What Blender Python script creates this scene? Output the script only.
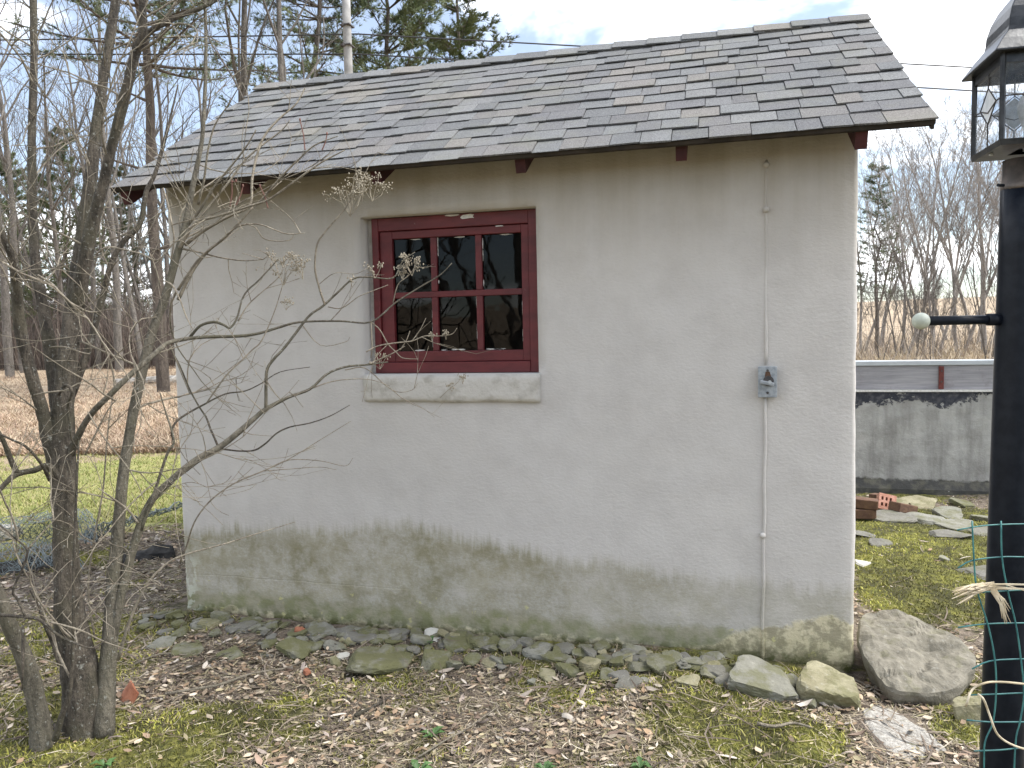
import bpy, bmesh, math, random
import numpy as np
from mathutils import Vector, Matrix, noise as mnoise

for o in list(bpy.data.objects): bpy.data.objects.remove(o)
scene = bpy.context.scene
COL = scene.collection

# ------------------------------------------------------------------ camera
F, YAW, PITCH, ROLL = 762.14, -0.25949, -0.06505, -0.02044
O = Vector((2.6391, -3.2884, 1.4))
_f = Vector((math.sin(YAW)*math.cos(PITCH), math.cos(YAW)*math.cos(PITCH), math.sin(PITCH)))
_r = Vector((math.cos(YAW), -math.sin(YAW), 0)); _u = _r.cross(_f)
CR = _r*math.cos(ROLL) + _u*math.sin(ROLL); CU = _u*math.cos(ROLL) - _r*math.sin(ROLL)
cam = bpy.data.cameras.new('camera'); camo = bpy.data.objects.new('camera', cam); COL.objects.link(camo)
cam.sensor_width = 36; cam.lens = F/1024*36; cam.clip_start = 0.05; cam.clip_end = 3000
camo.matrix_world = Matrix(((CR.x, CU.x, -_f.x, O.x), (CR.y, CU.y, -_f.y, O.y), (CR.z, CU.z, -_f.z, O.z), (0, 0, 0, 1)))
scene.camera = camo

# ------------------------------------------------------------------ light
SUN_EL, SUN_AZ = math.radians(54), math.radians(80)      # azimuth from +Y towards +X: from the right, veiled by thin cloud
world = bpy.data.worlds.new('World'); scene.world = world; world.use_nodes = True
wt = world.node_tree; wt.nodes.clear()
def wn(t, **k):
    n = wt.nodes.new(t)
    for a, b in k.items(): setattr(n, a, b)
    return n
wo = wn('ShaderNodeOutputWorld'); bg = wn('ShaderNodeBackground'); sky = wn('ShaderNodeTexSky')
sky.sky_type = 'NISHITA'; sky.sun_disc = False; sky.sun_elevation = SUN_EL; sky.sun_rotation = SUN_AZ
sky.air_density = 1.0; sky.dust_density = 0.6; sky.ozone_density = 1.5
tc = wn('ShaderNodeTexCoord'); sp = wn('ShaderNodeSeparateXYZ'); wt.links.new(tc.outputs['Generated'], sp.inputs[0])
mz = wn('ShaderNodeMath', operation='MAXIMUM'); mz.inputs[1].default_value = 0.0; wt.links.new(sp.outputs[2], mz.inputs[0])
az = wn('ShaderNodeMath', operation='ADD'); az.inputs[1].default_value = 0.22; wt.links.new(mz.outputs[0], az.inputs[0])
dx = wn('ShaderNodeMath', operation='DIVIDE'); wt.links.new(sp.outputs[0], dx.inputs[0]); wt.links.new(az.outputs[0], dx.inputs[1])
dy = wn('ShaderNodeMath', operation='DIVIDE'); wt.links.new(sp.outputs[1], dy.inputs[0]); wt.links.new(az.outputs[0], dy.inputs[1])
cb = wn('ShaderNodeCombineXYZ'); wt.links.new(dx.outputs[0], cb.inputs[0]); wt.links.new(dy.outputs[0], cb.inputs[1]); cb.inputs[2].default_value = 15.8
nz = wn('ShaderNodeTexNoise'); nz.inputs['Scale'].default_value = 1.35; nz.inputs['Detail'].default_value = 6; nz.inputs['Roughness'].default_value = 0.55
nz.inputs['Distortion'].default_value = 0.3
wt.links.new(cb.outputs[0], nz.inputs['Vector'])
cr = wn('ShaderNodeMapRange'); cr.interpolation_type = 'SMOOTHSTEP'
cr.inputs[1].default_value = 0.48; cr.inputs[2].default_value = 0.60; cr.inputs[3].default_value = 0.12; cr.inputs[4].default_value = 1.0
wt.links.new(nz.outputs[0], cr.inputs[0])
mx = wn('ShaderNodeMix', data_type='RGBA'); wt.links.new(cr.outputs[0], mx.inputs[0]); wt.links.new(sky.outputs[0], mx.inputs[6])
mx.inputs[7].default_value = (13.4, 13.6, 14.0, 1)
wt.links.new(mx.outputs[2], bg.inputs[0]); bg.inputs[1].default_value = 0.115; wt.links.new(bg.outputs[0], wo.inputs[0])

sl = bpy.data.lights.new('sun', 'SUN'); sl.energy = 3.4; sl.angle = math.radians(32); sl.color = (1, 0.965, 0.91)
so = bpy.data.objects.new('sun', sl); COL.objects.link(so)
sd = Vector((math.sin(SUN_AZ)*math.cos(SUN_EL), math.cos(SUN_AZ)*math.cos(SUN_EL), math.sin(SUN_EL)))
so.rotation_euler = sd.to_track_quat('Z', 'Y').to_euler(); so.location = (10, 10, 20)

vs = scene.view_settings; vs.view_transform = 'Standard'; vs.look = 'None'; vs.exposure = 0.88; vs.gamma = 1.0
vs.use_curve_mapping = False
scene.render.engine = 'CYCLES'
scene.cycles.max_bounces = 8; scene.cycles.transparent_max_bounces = 12; scene.cycles.caustics_reflective = False; scene.cycles.caustics_refractive = False

# ------------------------------------------------------------------ pixel helpers
def ray(u, v): return _f + CR*((u-512)/F) - CU*((v-384)/F)
def PD(u, v, d): return O + ray(u, v)*d                          # a pixel at a depth along the view axis
def PZ(u, v, z=0.0):
    r = ray(u, v); return O + r*((z-O.z)/r.z)
def PY(u, v, y):
    r = ray(u, v); return O + r*((y-O.y)/r.y)
def DEP(p): return (p-O).dot(_f)

# ------------------------------------------------------------------ noise on arrays
def _h(ix, iy, s):
    n = (ix.astype(np.int64)*374761393 + iy.astype(np.int64)*668265263 + s*1274126177) & 0x7fffffff
    n = ((n ^ (n >> 13))*1274126177) & 0x7fffffff
    return ((n ^ (n >> 16)) & 0xffff)/65535.0
def vn(x, y, sc, s=0):
    x = np.asarray(x, float)*sc; y = np.asarray(y, float)*sc
    ix = np.floor(x); iy = np.floor(y); fx = x-ix; fy = y-iy
    fx = fx*fx*(3-2*fx); fy = fy*fy*(3-2*fy)
    a = _h(ix, iy, s); b = _h(ix+1, iy, s); c = _h(ix, iy+1, s); d = _h(ix+1, iy+1, s)
    return (a*(1-fx)+b*fx)*(1-fy)+(c*(1-fx)+d*fx)*fy
def fbm(x, y, sc, s=0, o=4):
    t = 0; w = 0; a = 1.0
    for i in range(o): t = t+a*vn(x, y, sc*2**i, s+i*17); w += a; a *= .5
    return t/w
def sstep(a, b, x):
    t = np.clip((np.asarray(x, float)-a)/(b-a), 0, 1); return t*t*(3-2*t)

SL, SD_ = 3.1913, 2.1336          # shed length and depth
def ground_z(x, y):
    x = np.asarray(x, float); y = np.asarray(y, float)
    r = np.hypot(x-1.5, y)
    z = (fbm(x, y, 1.6, 3)-.5)*.05 + (fbm(x, y, 7, 9, 3)-.5)*.025
    d = np.hypot(x-2.6, y+3.3)
    z = z*(1+sstep(8, 30, d)*6)
    far = sstep(45, 150, d)*5 + sstep(120, 400, d)*6
    z = z + far*(0.75+.5*fbm(x, y, .012, 31, 2))
    # rubble is banked against the foot of the wall
    bank = sstep(-.42, -.05, y)*(1-sstep(-.02, .1, y))*sstep(-.3, .1, x)*(1-sstep(SL-.25, SL+.1, x))
    z = z + bank*.03
    z = z - .012
    return z
def gz(x, y): return float(ground_z(x, y))

# ------------------------------------------------------------------ mesh and object helpers
class MB:
    def __init__(s): s.v = []; s.f = []; s.c = []
    def face(s, *i): s.f.append(tuple(i))
    def add(s, vs_, fs, col=None):
        b = len(s.v); s.v.extend([tuple(p) for p in vs_]); s.f.extend([tuple(b+i for i in f) for f in fs])
        if col is not None: s.c.extend([col]*len(vs_))
    def box(s, a, b, M=None):
        x0, y0, z0 = a; x1, y1, z1 = b
        P = [(x0,y0,z0),(x1,y0,z0),(x1,y1,z0),(x0,y1,z0),(x0,y0,z1),(x1,y0,z1),(x1,y1,z1),(x0,y1,z1)]
        if M: P = [M @ Vector(p) for p in P]
        s.add(P, [(0,3,2,1),(4,5,6,7),(0,1,5,4),(1,2,6,5),(2,3,7,6),(3,0,4,7)])
    def tube(s, pts, rad, n=6, cap=True, rough=0, seed=0):
        pts = [Vector(p) for p in pts]; m = len(pts)
        if not hasattr(rad, '__len__'): rad = [rad]*m
        t0 = (pts[1]-pts[0]).normalized()
        a = t0.orthogonal().normalized(); b0 = len(s.v)
        for i in range(m):
            t = (pts[min(i+1, m-1)]-pts[max(i-1, 0)])
            t = t.normalized() if t.length > 1e-9 else t0
            a = (a-t*a.dot(t)); a = a.normalized() if a.length > 1e-6 else t.orthogonal().normalized()
            b = t.cross(a)
            for k in range(n):
                an = 2*math.pi*k/n; q = a*math.cos(an)+b*math.sin(an)
                r = rad[i]
                if rough:
                    r *= 1+rough*(mnoise.noise(pts[i]*(.35/max(rad[0],.01))+q*1.1+Vector((seed,0,0)))+.6*mnoise.noise(pts[i]*(1.5/max(rad[0],.01))+q*2.3))
                s.v.append(tuple(pts[i]+q*r))
        for i in range(m-1):
            for k in range(n):
                k2 = (k+1) % n
                s.f.append((b0+i*n+k, b0+i*n+k2, b0+(i+1)*n+k2, b0+(i+1)*n+k))
        if cap:
            s.f.append(tuple(b0+k for k in reversed(range(n)))); s.f.append(tuple(b0+(m-1)*n+k for k in range(n)))
    def lathe(s, prof, n=24, c=(0,0,0), cap=True):
        b0 = len(s.v)
        for r, z in prof:
            for k in range(n):
                an = 2*math.pi*k/n; s.v.append((c[0]+r*math.cos(an), c[1]+r*math.sin(an), c[2]+z))
        for i in range(len(prof)-1):
            for k in range(n):
                k2 = (k+1) % n; s.f.append((b0+i*n+k, b0+i*n+k2, b0+(i+1)*n+k2, b0+(i+1)*n+k))
        if cap:
            s.f.append(tuple(b0+k for k in reversed(range(n)))); s.f.append(tuple(b0+(len(prof)-1)*n+k for k in range(n)))
    def mesh(s, name, off=(0,0,0)):
        me = bpy.data.meshes.new(name); o = Vector(off)
        me.from_pydata([(p[0]-o.x, p[1]-o.y, p[2]-o.z) for p in s.v], [], s.f); me.update()
        if s.c and len(s.c) == len(s.v):
            at = me.color_attributes.new('col', 'FLOAT_COLOR', 'POINT')
            at.data.foreach_set('color', np.array([(c[0], c[1], c[2], 1) for c in s.c], dtype=np.float32).ravel())
        return me
def np_mesh(name, V, Fq, C=None):
    """big meshes: V (n,3), Fq (m,k) all faces of k corners"""
    me = bpy.data.meshes.new(name); V = np.asarray(V, np.float32); Fq = np.asarray(Fq, np.int32); k = Fq.shape[1]
    me.vertices.add(len(V)); me.vertices.foreach_set('co', V.ravel())
    me.loops.add(Fq.size); me.loops.foreach_set('vertex_index', Fq.ravel())
    me.polygons.add(len(Fq)); me.polygons.foreach_set('loop_start', np.arange(0, Fq.size, k, dtype=np.int32))
    me.update(calc_edges=True)
    if C is not None:
        at = me.color_attributes.new('col', 'FLOAT_COLOR', 'POINT')
        at.data.foreach_set('color', np.concatenate([np.asarray(C, np.float32), np.ones((len(V), 1), np.float32)], 1).ravel())
    return me
ROOT = {}
def tag(o, label=None, cat=None, group=None, kind=None):
    if label: o['label'] = label
    if cat: o['category'] = cat
    if group: o['group'] = group
    if kind: o['kind'] = kind
    return o
def thing(name, loc, label, cat, group=None):
    o = bpy.data.objects.new(name, None); COL.objects.link(o); o.location = loc; o.empty_display_size = .1
    ROOT[o.name] = Vector(loc); return tag(o, label, cat, group)
def link(name, me, m, parent=None, smooth=False):
    o = bpy.data.objects.new(name, me); COL.objects.link(o)
    if m and not me.materials: me.materials.append(m)
    if parent: o.parent = parent
    if smooth:
        me.polygons.foreach_set('use_smooth', [True]*len(me.polygons)); me.update()
    return o
def part(name, mb, m, parent, smooth=False, bevel=0):
    """mesh written in world coordinates, hung under a thing or a part of it"""
    off = ROOT[parent.name]
    o = link(name, mb.mesh(name, off), m, parent, smooth); ROOT[o.name] = off
    if bevel:
        b = o.modifiers.new('bevel', 'BEVEL'); b.width = bevel; b.segments = 2; b.limit_method = 'ANGLE'
    return o
def solo(name, mb, m, loc, label, cat, group=None, smooth=False, kind=None):
    o = link(name, mb.mesh(name, loc), m, None, smooth); o.location = loc
    return tag(o, label, cat, group, kind)
def dup(root, loc, rz=0, sc=1, label=None, group=None):
    r = root.copy(); COL.objects.link(r); r.location = loc; r.rotation_euler = (0, 0, rz); r.scale = (sc, sc, sc)
    if label: r['label'] = label
    if group: r['group'] = group
    for ch in root.children:
        c = ch.copy(); COL.objects.link(c); c.parent = r
        for g in ch.children:
            d = g.copy(); COL.objects.link(d); d.parent = c
    return r
def spline(pts, k=4):
    """Catmull-Rom through tuples of any length"""
    P = [np.array(p, float) for p in pts]; P = [2*P[0]-P[1]]+P+[2*P[-1]-P[-2]]; out = []
    for i in range(1, len(P)-2):
        for j in range(k):
            t = j/k; a, b, c, d = P[i-1:i+3]
            out.append(.5*((2*b)+(c-a)*t+(2*a-5*b+4*c-d)*t*t+(3*b-a-3*c+d)*t**3))
    out.append(P[-2]); return out

# ------------------------------------------------------------------ material helpers
class NT:
    def __init__(s, name):
        s.m = bpy.data.materials.new(name); s.m.use_nodes = True; s.t = s.m.node_tree; s.t.nodes.clear()
        s.out = s.n('ShaderNodeOutputMaterial'); s.b = s.n('ShaderNodeBsdfPrincipled'); s.l(s.b.outputs[0], s.out.inputs[0])
        s.b.inputs['Roughness'].default_value = .8; s._pos = None
    def n(s, t, **k):
        n = s.t.nodes.new(t)
        for a, b in k.items(): setattr(n, a, b)
        return n
    def l(s, a, b): s.t.links.new(a, b)
    def set(s, sock, val):
        if hasattr(val, 'is_linked'): s.l(val, sock)
        else:
            if isinstance(val, tuple) and len(val) == 3 and sock.type == 'RGBA': val = val+(1,)
            sock.default_value = val
    def pos(s, obj=False, scale=None):
        p = s.n('ShaderNodeTexCoord').outputs['Object'] if obj else s.n('ShaderNodeNewGeometry').outputs['Position']
        if scale:
            v = s.n('ShaderNodeVectorMath', operation='MULTIPLY'); s.l(p, v.inputs[0]); v.inputs[1].default_value = scale; p = v.outputs[0]
        return p
    def noise(s, sc, det=4, ro=.55, vec=None, dist=0):
        n = s.n('ShaderNodeTexNoise'); n.inputs['Scale'].default_value = sc; n.inputs['Detail'].default_value = det; n.inputs['Roughness'].default_value = ro
        n.inputs['Distortion'].default_value = dist
        s.l(vec if vec is not None else s.pos(), n.inputs['Vector']); return n.outputs[0]
    def voro(s, sc, vec=None, feat='F1'):
        n = s.n('ShaderNodeTexVoronoi', feature=feat); n.inputs['Scale'].default_value = sc
        s.l(vec if vec is not None else s.pos(), n.inputs['Vector']); return n.outputs['Distance']
    def rng(s, x, a, b, c=0, d=1, smooth=True):
        n = s.n('ShaderNodeMapRange'); n.interpolation_type = 'SMOOTHSTEP' if smooth else 'LINEAR'
        s.set(n.inputs[0], x)
        for i, q in enumerate((a, b, c, d)): s.set(n.inputs[i+1], q)
        return n.outputs[0]
    def math(s, op, a, b=0.0):
        n = s.n('ShaderNodeMath', operation=op); s.set(n.inputs[0], a); s.set(n.inputs[1], b); return n.outputs[0]
    def mix(s, f, a, b, bl='MIX'):
        n = s.n('ShaderNodeMix', data_type='RGBA', blend_type=bl); s.set(n.inputs[0], f); s.set(n.inputs[6], a); s.set(n.inputs[7], b); return n.outputs[2]
    def ramp(s, x, stops):
        n = s.n('ShaderNodeValToRGB'); e = n.color_ramp.elements
        while len(e) < len(stops): e.new(.5)
        for q, (p, c) in zip(e, stops): q.position = p; q.color = tuple(c)+(1,)
        s.set(n.inputs[0], x); return n.outputs[0]
    def col(s, c): s.set(s.b.inputs['Base Color'], c); return s
    def rough(s, r): s.set(s.b.inputs['Roughness'], r); return s
    def bump(s, h, st=.3, d=.01):
        n = s.n('ShaderNodeBump'); n.inputs['Strength'].default_value = st; n.inputs['Distance'].default_value = d
        s.l(h, n.inputs['Height']); s.l(n.outputs[0], s.b.inputs['Normal']); return s
    def attr(s, name='col'):
        n = s.n('ShaderNodeVertexColor'); n.layer_name = name; return n.outputs[0]
    def rnd(s): return s.n('ShaderNodeObjectInfo').outputs['Random']
    def xyz(s, vec=None):
        n = s.n('ShaderNodeSeparateXYZ'); s.l(vec if vec is not None else s.pos(), n.inputs[0]); return n.outputs
M = {}

def m_stucco():
    t = NT('stucco'); x, y, z = t.xyz()
    base = t.mix(t.noise(1.7, 5), (.528, .503, .473), (.592, .570, .544))
    base = t.mix(t.rng(t.noise(5, 6, .65), .35, .75), base, (.50, .477, .452))
    # shade under the eave put into the colour, with some brown dirt streaks
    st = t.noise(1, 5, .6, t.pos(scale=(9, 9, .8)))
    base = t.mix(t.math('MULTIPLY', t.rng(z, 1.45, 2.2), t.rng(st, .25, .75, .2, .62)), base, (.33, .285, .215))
    # algae: ragged upper edge with fine upright fingers
    thr = t.ramp(t.math('DIVIDE', x, SL), [(a_, (b_, b_, b_)) for a_, b_ in ((0, .45), (.2, .47), (.38, .54), (.5, .47), (.66, .41), (.8, .37), (1, .34))])
    fx = t.noise(1, 3, .6, t.pos(scale=(2.6, 2.6, .3)))
    ff = t.noise(1, 4, .7, t.pos(scale=(26, 26, 2.2)))
    lim = t.math('ADD', thr, t.math('ADD', t.math('MULTIPLY', t.math('SUBTRACT', fx, .5), .16), t.math('MULTIPLY', t.math('SUBTRACT', ff, .5), .20)))
    dd = t.math('SUBTRACT', lim, z)
    al = t.math('MULTIPLY', t.rng(dd, -.03, .06), t.rng(t.noise(2.6, 5, .65), .3, .6, .62, 1.0))
    br = t.rng(t.noise(9, 9, .8), .32, .62, .40, 1.0)
    al = t.math('MULTIPLY', al, br)
    gr = t.mix(t.rng(t.noise(4, 5, .65), .35, .65), (.205, .19, .10), (.36, .335, .245))
    edge = t.math('MULTIPLY', t.rng(dd, .0, .05), t.rng(dd, .25, .08))
    gr = t.mix(t.math('MULTIPLY', edge, .55), gr, (.215, .195, .10))
    base = t.mix(t.math('MULTIPLY', al, t.rng(x, 1.5, 3.0, .95, .55)), base, gr)
    # the lowest hand's breadth: lichen, exposed render, damp
    low = t.rng(t.math('SUBTRACT', t.math('ADD', .06, t.math('MULTIPLY', t.noise(5, 5, .7), .16)), z), -.01, .05)
    lc = t.mix(t.rng(t.noise(14, 4), .4, .6), (.30, .28, .19), (.19, .20, .085))
    base = t.mix(t.math('MULTIPLY', low, .75), base, lc)
    pat = t.rng(t.math('SUBTRACT', t.math('ADD', t.math('MULTIPLY', t.rng(x, 2.4, 3.1), .17), t.math('MULTIPLY', t.noise(6, 5, .65), .16)), z), .04, .06)
    base = t.mix(t.math('MULTIPLY', pat, .85), base, t.mix(t.rng(t.noise(13, 6, .7), .42, .56), (.60, .54, .36), (.30, .27, .17)))
    yl = t.math('MULTIPLY', t.rng(t.noise(15, 4, .6), .63, .68), t.rng(z, .26, .12))
    base = t.mix(t.math('MULTIPLY', yl, .8), base, (.50, .47, .22))
    mo = t.math('MULTIPLY', t.rng(z, .09, .0), t.rng(t.noise(22, 4), .42, .6))
    base = t.mix(mo, base, (.09, .10, .03))
    wh = t.math('MULTIPLY', t.rng(x, .12, .04), t.math('MULTIPLY', t.rng(z, .32, .26), t.rng(t.noise(20, 3), .48, .56)))
    base = t.mix(t.math('MULTIPLY', wh, .6), base, (.6, .62, .54))
    base = t.mix(t.rng(t.noise(26, 4, .6), .755, .765, 0, .8), base, (.78, .77, .75))
    t.col(base).rough(.92)
    h = t.math('ADD', t.math('MULTIPLY', t.noise(55, 5, .6, t.pos(scale=(1, 1, 1.6))), .6), t.math('MULTIPLY', t.noise(9, 4, .5), .8))
    cr = t.math('MULTIPLY', t.rng(t.math('ABSOLUTE', t.math('SUBTRACT', t.math('ADD', z, t.math('MULTIPLY', t.noise(4, 4), .03)), .222)), 0, .005, 1, 0), t.rng(x, 1.5, .9))
    h = t.math('SUBTRACT', h, t.math('MULTIPLY', cr, .22))
    h = t.math('ADD', h, t.math('MULTIPLY', pat, t.noise(30, 5, .7)))
    t.bump(h, .4, .012); return t.m
M['stucco'] = m_stucco()

def simple(name, c1, c2, sc=12, rough=.8, bump=0, bsc=60, det=5, obj=False, metal=0, lo=.35, hi=.65, spec=None):
    t = NT(name); p = t.pos(obj)
    t.col(t.mix(t.rng(t.noise(sc, det, .6, p), lo, hi), c1, c2)).rough(rough)
    if bump: t.bump(t.noise(bsc, 5, .6, p), bump, .01)
    t.b.inputs['Metallic'].default_value = metal
    if spec is not None: t.b.inputs['Specular IOR Level'].default_value = spec
    M[name] = t.m; return t.m
simple('sill', (.40, .375, .33), (.56, .537, .495), 11, .9, .6, 50, lo=.3, hi=.55)
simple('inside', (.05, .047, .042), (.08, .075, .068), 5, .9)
simple('pale_wood', (.35, .30, .24), (.45, .4, .33), 9, .8)
simple('dark_wood', (.022, .018, .015), (.045, .035, .028), 14, .85, .3)
simple('black_metal', (.005, .007, .012), (.010, .013, .019), 30, .38, .05, 90, spec=.18)
simple('lantern_metal', (.018, .02, .022), (.05, .052, .055), 20, .33, .06, 60, metal=.55)
simple('copper', (.07, .06, .052), (.13, .105, .09), 25, .5, 0, metal=.4)
simple('ball', (.40, .43, .36), (.52, .55, .47), 40, .5)
simple('coping', (.42, .45, .47), (.52, .55, .57), 4, .45, metal=.1)
simple('box_metal', (.24, .265, .29), (.36, .39, .42), 60, .5, .1, 120, metal=.35)
simple('dark_part', (.04, .038, .04), (.08, .07, .065), 60, .7)
simple('green_wire', (.02, .12, .125), (.05, .19, .18), 30, .45)
simple('netting', (.10, .125, .13), (.17, .20, .205), 6, .5)
simple('black_plastic', (.012, .012, .012), (.05, .048, .045), 9, .85, .6, 30, spec=.15)
simple('straw', (.50, .41, .27), (.64, .56, .42), 20, .85)
simple('wire', (.02, .02, .022), (.03, .03, .03), 5, .6)
simple('pole', (.22, .215, .21), (.33, .325, .315), 3, .9, .3, 12)
simple('terracotta', (.24, .085, .045), (.34, .14, .08), 30, .9, .3, 80)
simple('brick', (.40, .19, .13), (.50, .27, .2), 30, .92, .4, 80)
simple('brown_brick', (.095, .05, .033), (.15, .085, .05), 22, .92, .5, 60)
simple('pale_log', (.30, .27, .23), (.5, .47, .42), 6, .9, .3, 20)
simple('weed', (.045, .10, .025), (.08, .16, .045), 15, .6)
simple('putty', (.55, .54, .5), (.7, .69, .66), 60, .9)
simple('frost', (.55, .58, .6), (.7, .72, .74), 30, .5)
simple('concrete_path', (.27, .25, .22), (.44, .42, .38), 70, .95, .9, 130)

def m_red():
    t = NT('red_paint')
    w = t.noise(1, 5, .6, t.pos(scale=(6, 20, 20)))
    c = t.mix(t.rng(w, .3, .7), (.082, .009, .012), (.135, .017, .02))
    c = t.mix(t.rng(t.noise(70, 4, .7), .70, .74), c, (.3, .22, .2))
    t.col(c).rough(.55).bump(t.noise(90, 4), .12, .005); return t.m
M['red'] = m_red()
simple('red_dark', (.038, .008, .009), (.065, .014, .014), 12, .8, .2)

def m_shingle(name='shingle'):
    t = NT(name)
    r = t.rnd()
    c = t.ramp(r, [(0, (.075, .080, .087)), (.2, (.13, .139, .146)), (.4, (.195, .20, .20)), (.6, (.10, .100, .112)), (.78, (.215, .192, .165)), (.9, (.082, .082, .092)), (1, (.165, .177, .187))])
    if name != 'shingle': c = t.attr()
    g = t.noise(210, 3, .75); c = t.mix(t.rng(g, .34, .66), t.mix(.6, c, (.035, .035, .038)), t.mix(.3, c, (.40, .40, .40)))
    c = t.mix(t.rng(t.noise(3.5, 5, .7), .45, .75, 0, .45), c, (.17, .17, .13))
    c = t.mix(t.rng(t.noise(1, 5, .6, t.pos(scale=(6, 1.2, 1.2))), .5, .75, 0, .35), c, (.09, .092, .09))
    t.col(c).rough(.95).bump(t.noise(300, 3, .7), .7, .006); return t.m
M['shingle'] = m_shingle(); M['shingle_far'] = m_shingle('shingle_far')

def m_glass(name, tint, white=0.0, rough=.02):
    t = NT(name); t.t.nodes.remove(t.b)
    fr = t.n('ShaderNodeFresnel'); fr.inputs[0].default_value = 1.5 if white else 1.34
    tr = t.n('ShaderNodeBsdfTransparent'); tr.inputs[0].default_value = tint+(1,)
    gl = t.n('ShaderNodeBsdfGlossy'); gl.inputs['Roughness'].default_value = rough
    bp = t.n('ShaderNodeBump'); bp.inputs['Strength'].default_value =   .06 if not white else .12; bp.inputs['Distance'].default_value = .01
    t.l(t.noise(6 if not white else 60, 2), bp.inputs['Height']); t.l(bp.outputs[0], gl.inputs['Normal']); t.l(bp.outputs[0], fr.inputs['Normal'])
    mx = t.n('ShaderNodeMixShader'); t.l(fr.outputs[0], mx.inputs[0]); t.l(tr.outputs[0], mx.inputs[1]); t.l(gl.outputs[0], mx.inputs[2])
    o = mx.outputs[0]
    if white:
        tl = t.n('ShaderNodeBsdfTranslucent'); tl.inputs[0].default_value = (.8, .85, .88, 1)
        m2 = t.n('ShaderNodeMixShader'); t.set(m2.inputs[0], t.rng(t.noise(45, 3), .35, .7, white*.3, white*1.6)); t.l(o, m2.inputs[1]); t.l(tl.outputs[0], m2.inputs[2]); o = m2.outputs[0]
    t.l(o, t.out.inputs[0]); return t.m
M['pane'] = m_glass('window_glass', (.3, .35, .42))
M['lamp_glass'] = m_glass('lamp_glass', (.98, .99, 1.0), .16, .05)

def m_bark(name, c1, c2, lichen=None, obj=True, sc=1.0, green=None):
    t = NT(name); p = t.pos(obj)
    v = t.n('ShaderNodeVectorMath', operation='MULTIPLY'); t.l(p, v.inputs[0]); v.inputs[1].default_value = (42*sc, 42*sc, 11*sc)
    n1 = t.noise(1, 7, .72, v.outputs[0])
    n2 = t.noise(95*sc, 5, .7, p)
    c = t.mix(t.rng(n1, .36, .64), c1, c2)
    c = t.mix(t.rng(n2, .45, .7, 0, .55), c, tuple(q*.35 for q in c1))
    if green: c = t.mix(t.rng(t.noise(5*sc, 4, .6, p), .45, .65, 0, .6), c, green)
    if lichen:
        c = t.mix(t.rng(t.noise(75*sc, 5, .7, p), .60, .66, 0, .85), c, lichen)
        c = t.mix(t.rng(t.noise(22*sc, 5, .7, p), .62, .68, 0, .6), c, lichen)
    t.col(c).rough(.92).bump(t.math('ADD', n1, t.math('MULTIPLY', n2, .4)), 1.0, .02/sc); M[name] = t.m; return t.m
m_bark('bark_front', (.040, .033, .025), (.14, .117, .09), (.30, .30, .265), True, 1.0, (.085, .078, .048))
m_bark('bark_smooth', (.105, .093, .07), (.205, .183, .14), (.34, .34, .30), True, .9, (.125, .117, .075))
m_bark('twig', (.24, .205, .155), (.44, .385, .30), None, True, .5, (.20, .18, .13))
m_bark('bark_far', (.125, .112, .098), (.225, .203, .18), None, True, .15)
m_bark('bark_pine', (.085, .068, .056), (.17, .14, .115), None, True, .15)
m_bark('bark_pale', (.30, .275, .255), (.43, .40, .37), None, True, .15)
simple('seed_head', (.22, .19, .14), (.36, .32, .25), 60, .9)
simple('red_bud', (.12, .055, .045), (.17, .08, .06), 60, .8)
def m_needles():
    t = NT('needles'); c = t.mix(t.rng(t.noise(.9, 4), .35, .65), (.075, .105, .045), (.17, .195, .085))
    t.col(c).rough(.7); t.b.inputs['Subsurface Weight'].default_value = 0; return t.m
M['needles'] = m_needles()

def m_attr(name, rough=.85, var=.25, sc=60, transl=0):
    t = NT(name); a = t.attr(); c = t.mix(t.rng(t.noise(sc, 4), .3, .7, 0, var), a, (.08, .06, .045))
    t.col(c).rough(rough); M[name] = t.m; return t.m
m_attr('litter'); m_attr('blades', .75, .1, 10); m_attr('brush', .95, .1, 2)

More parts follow.
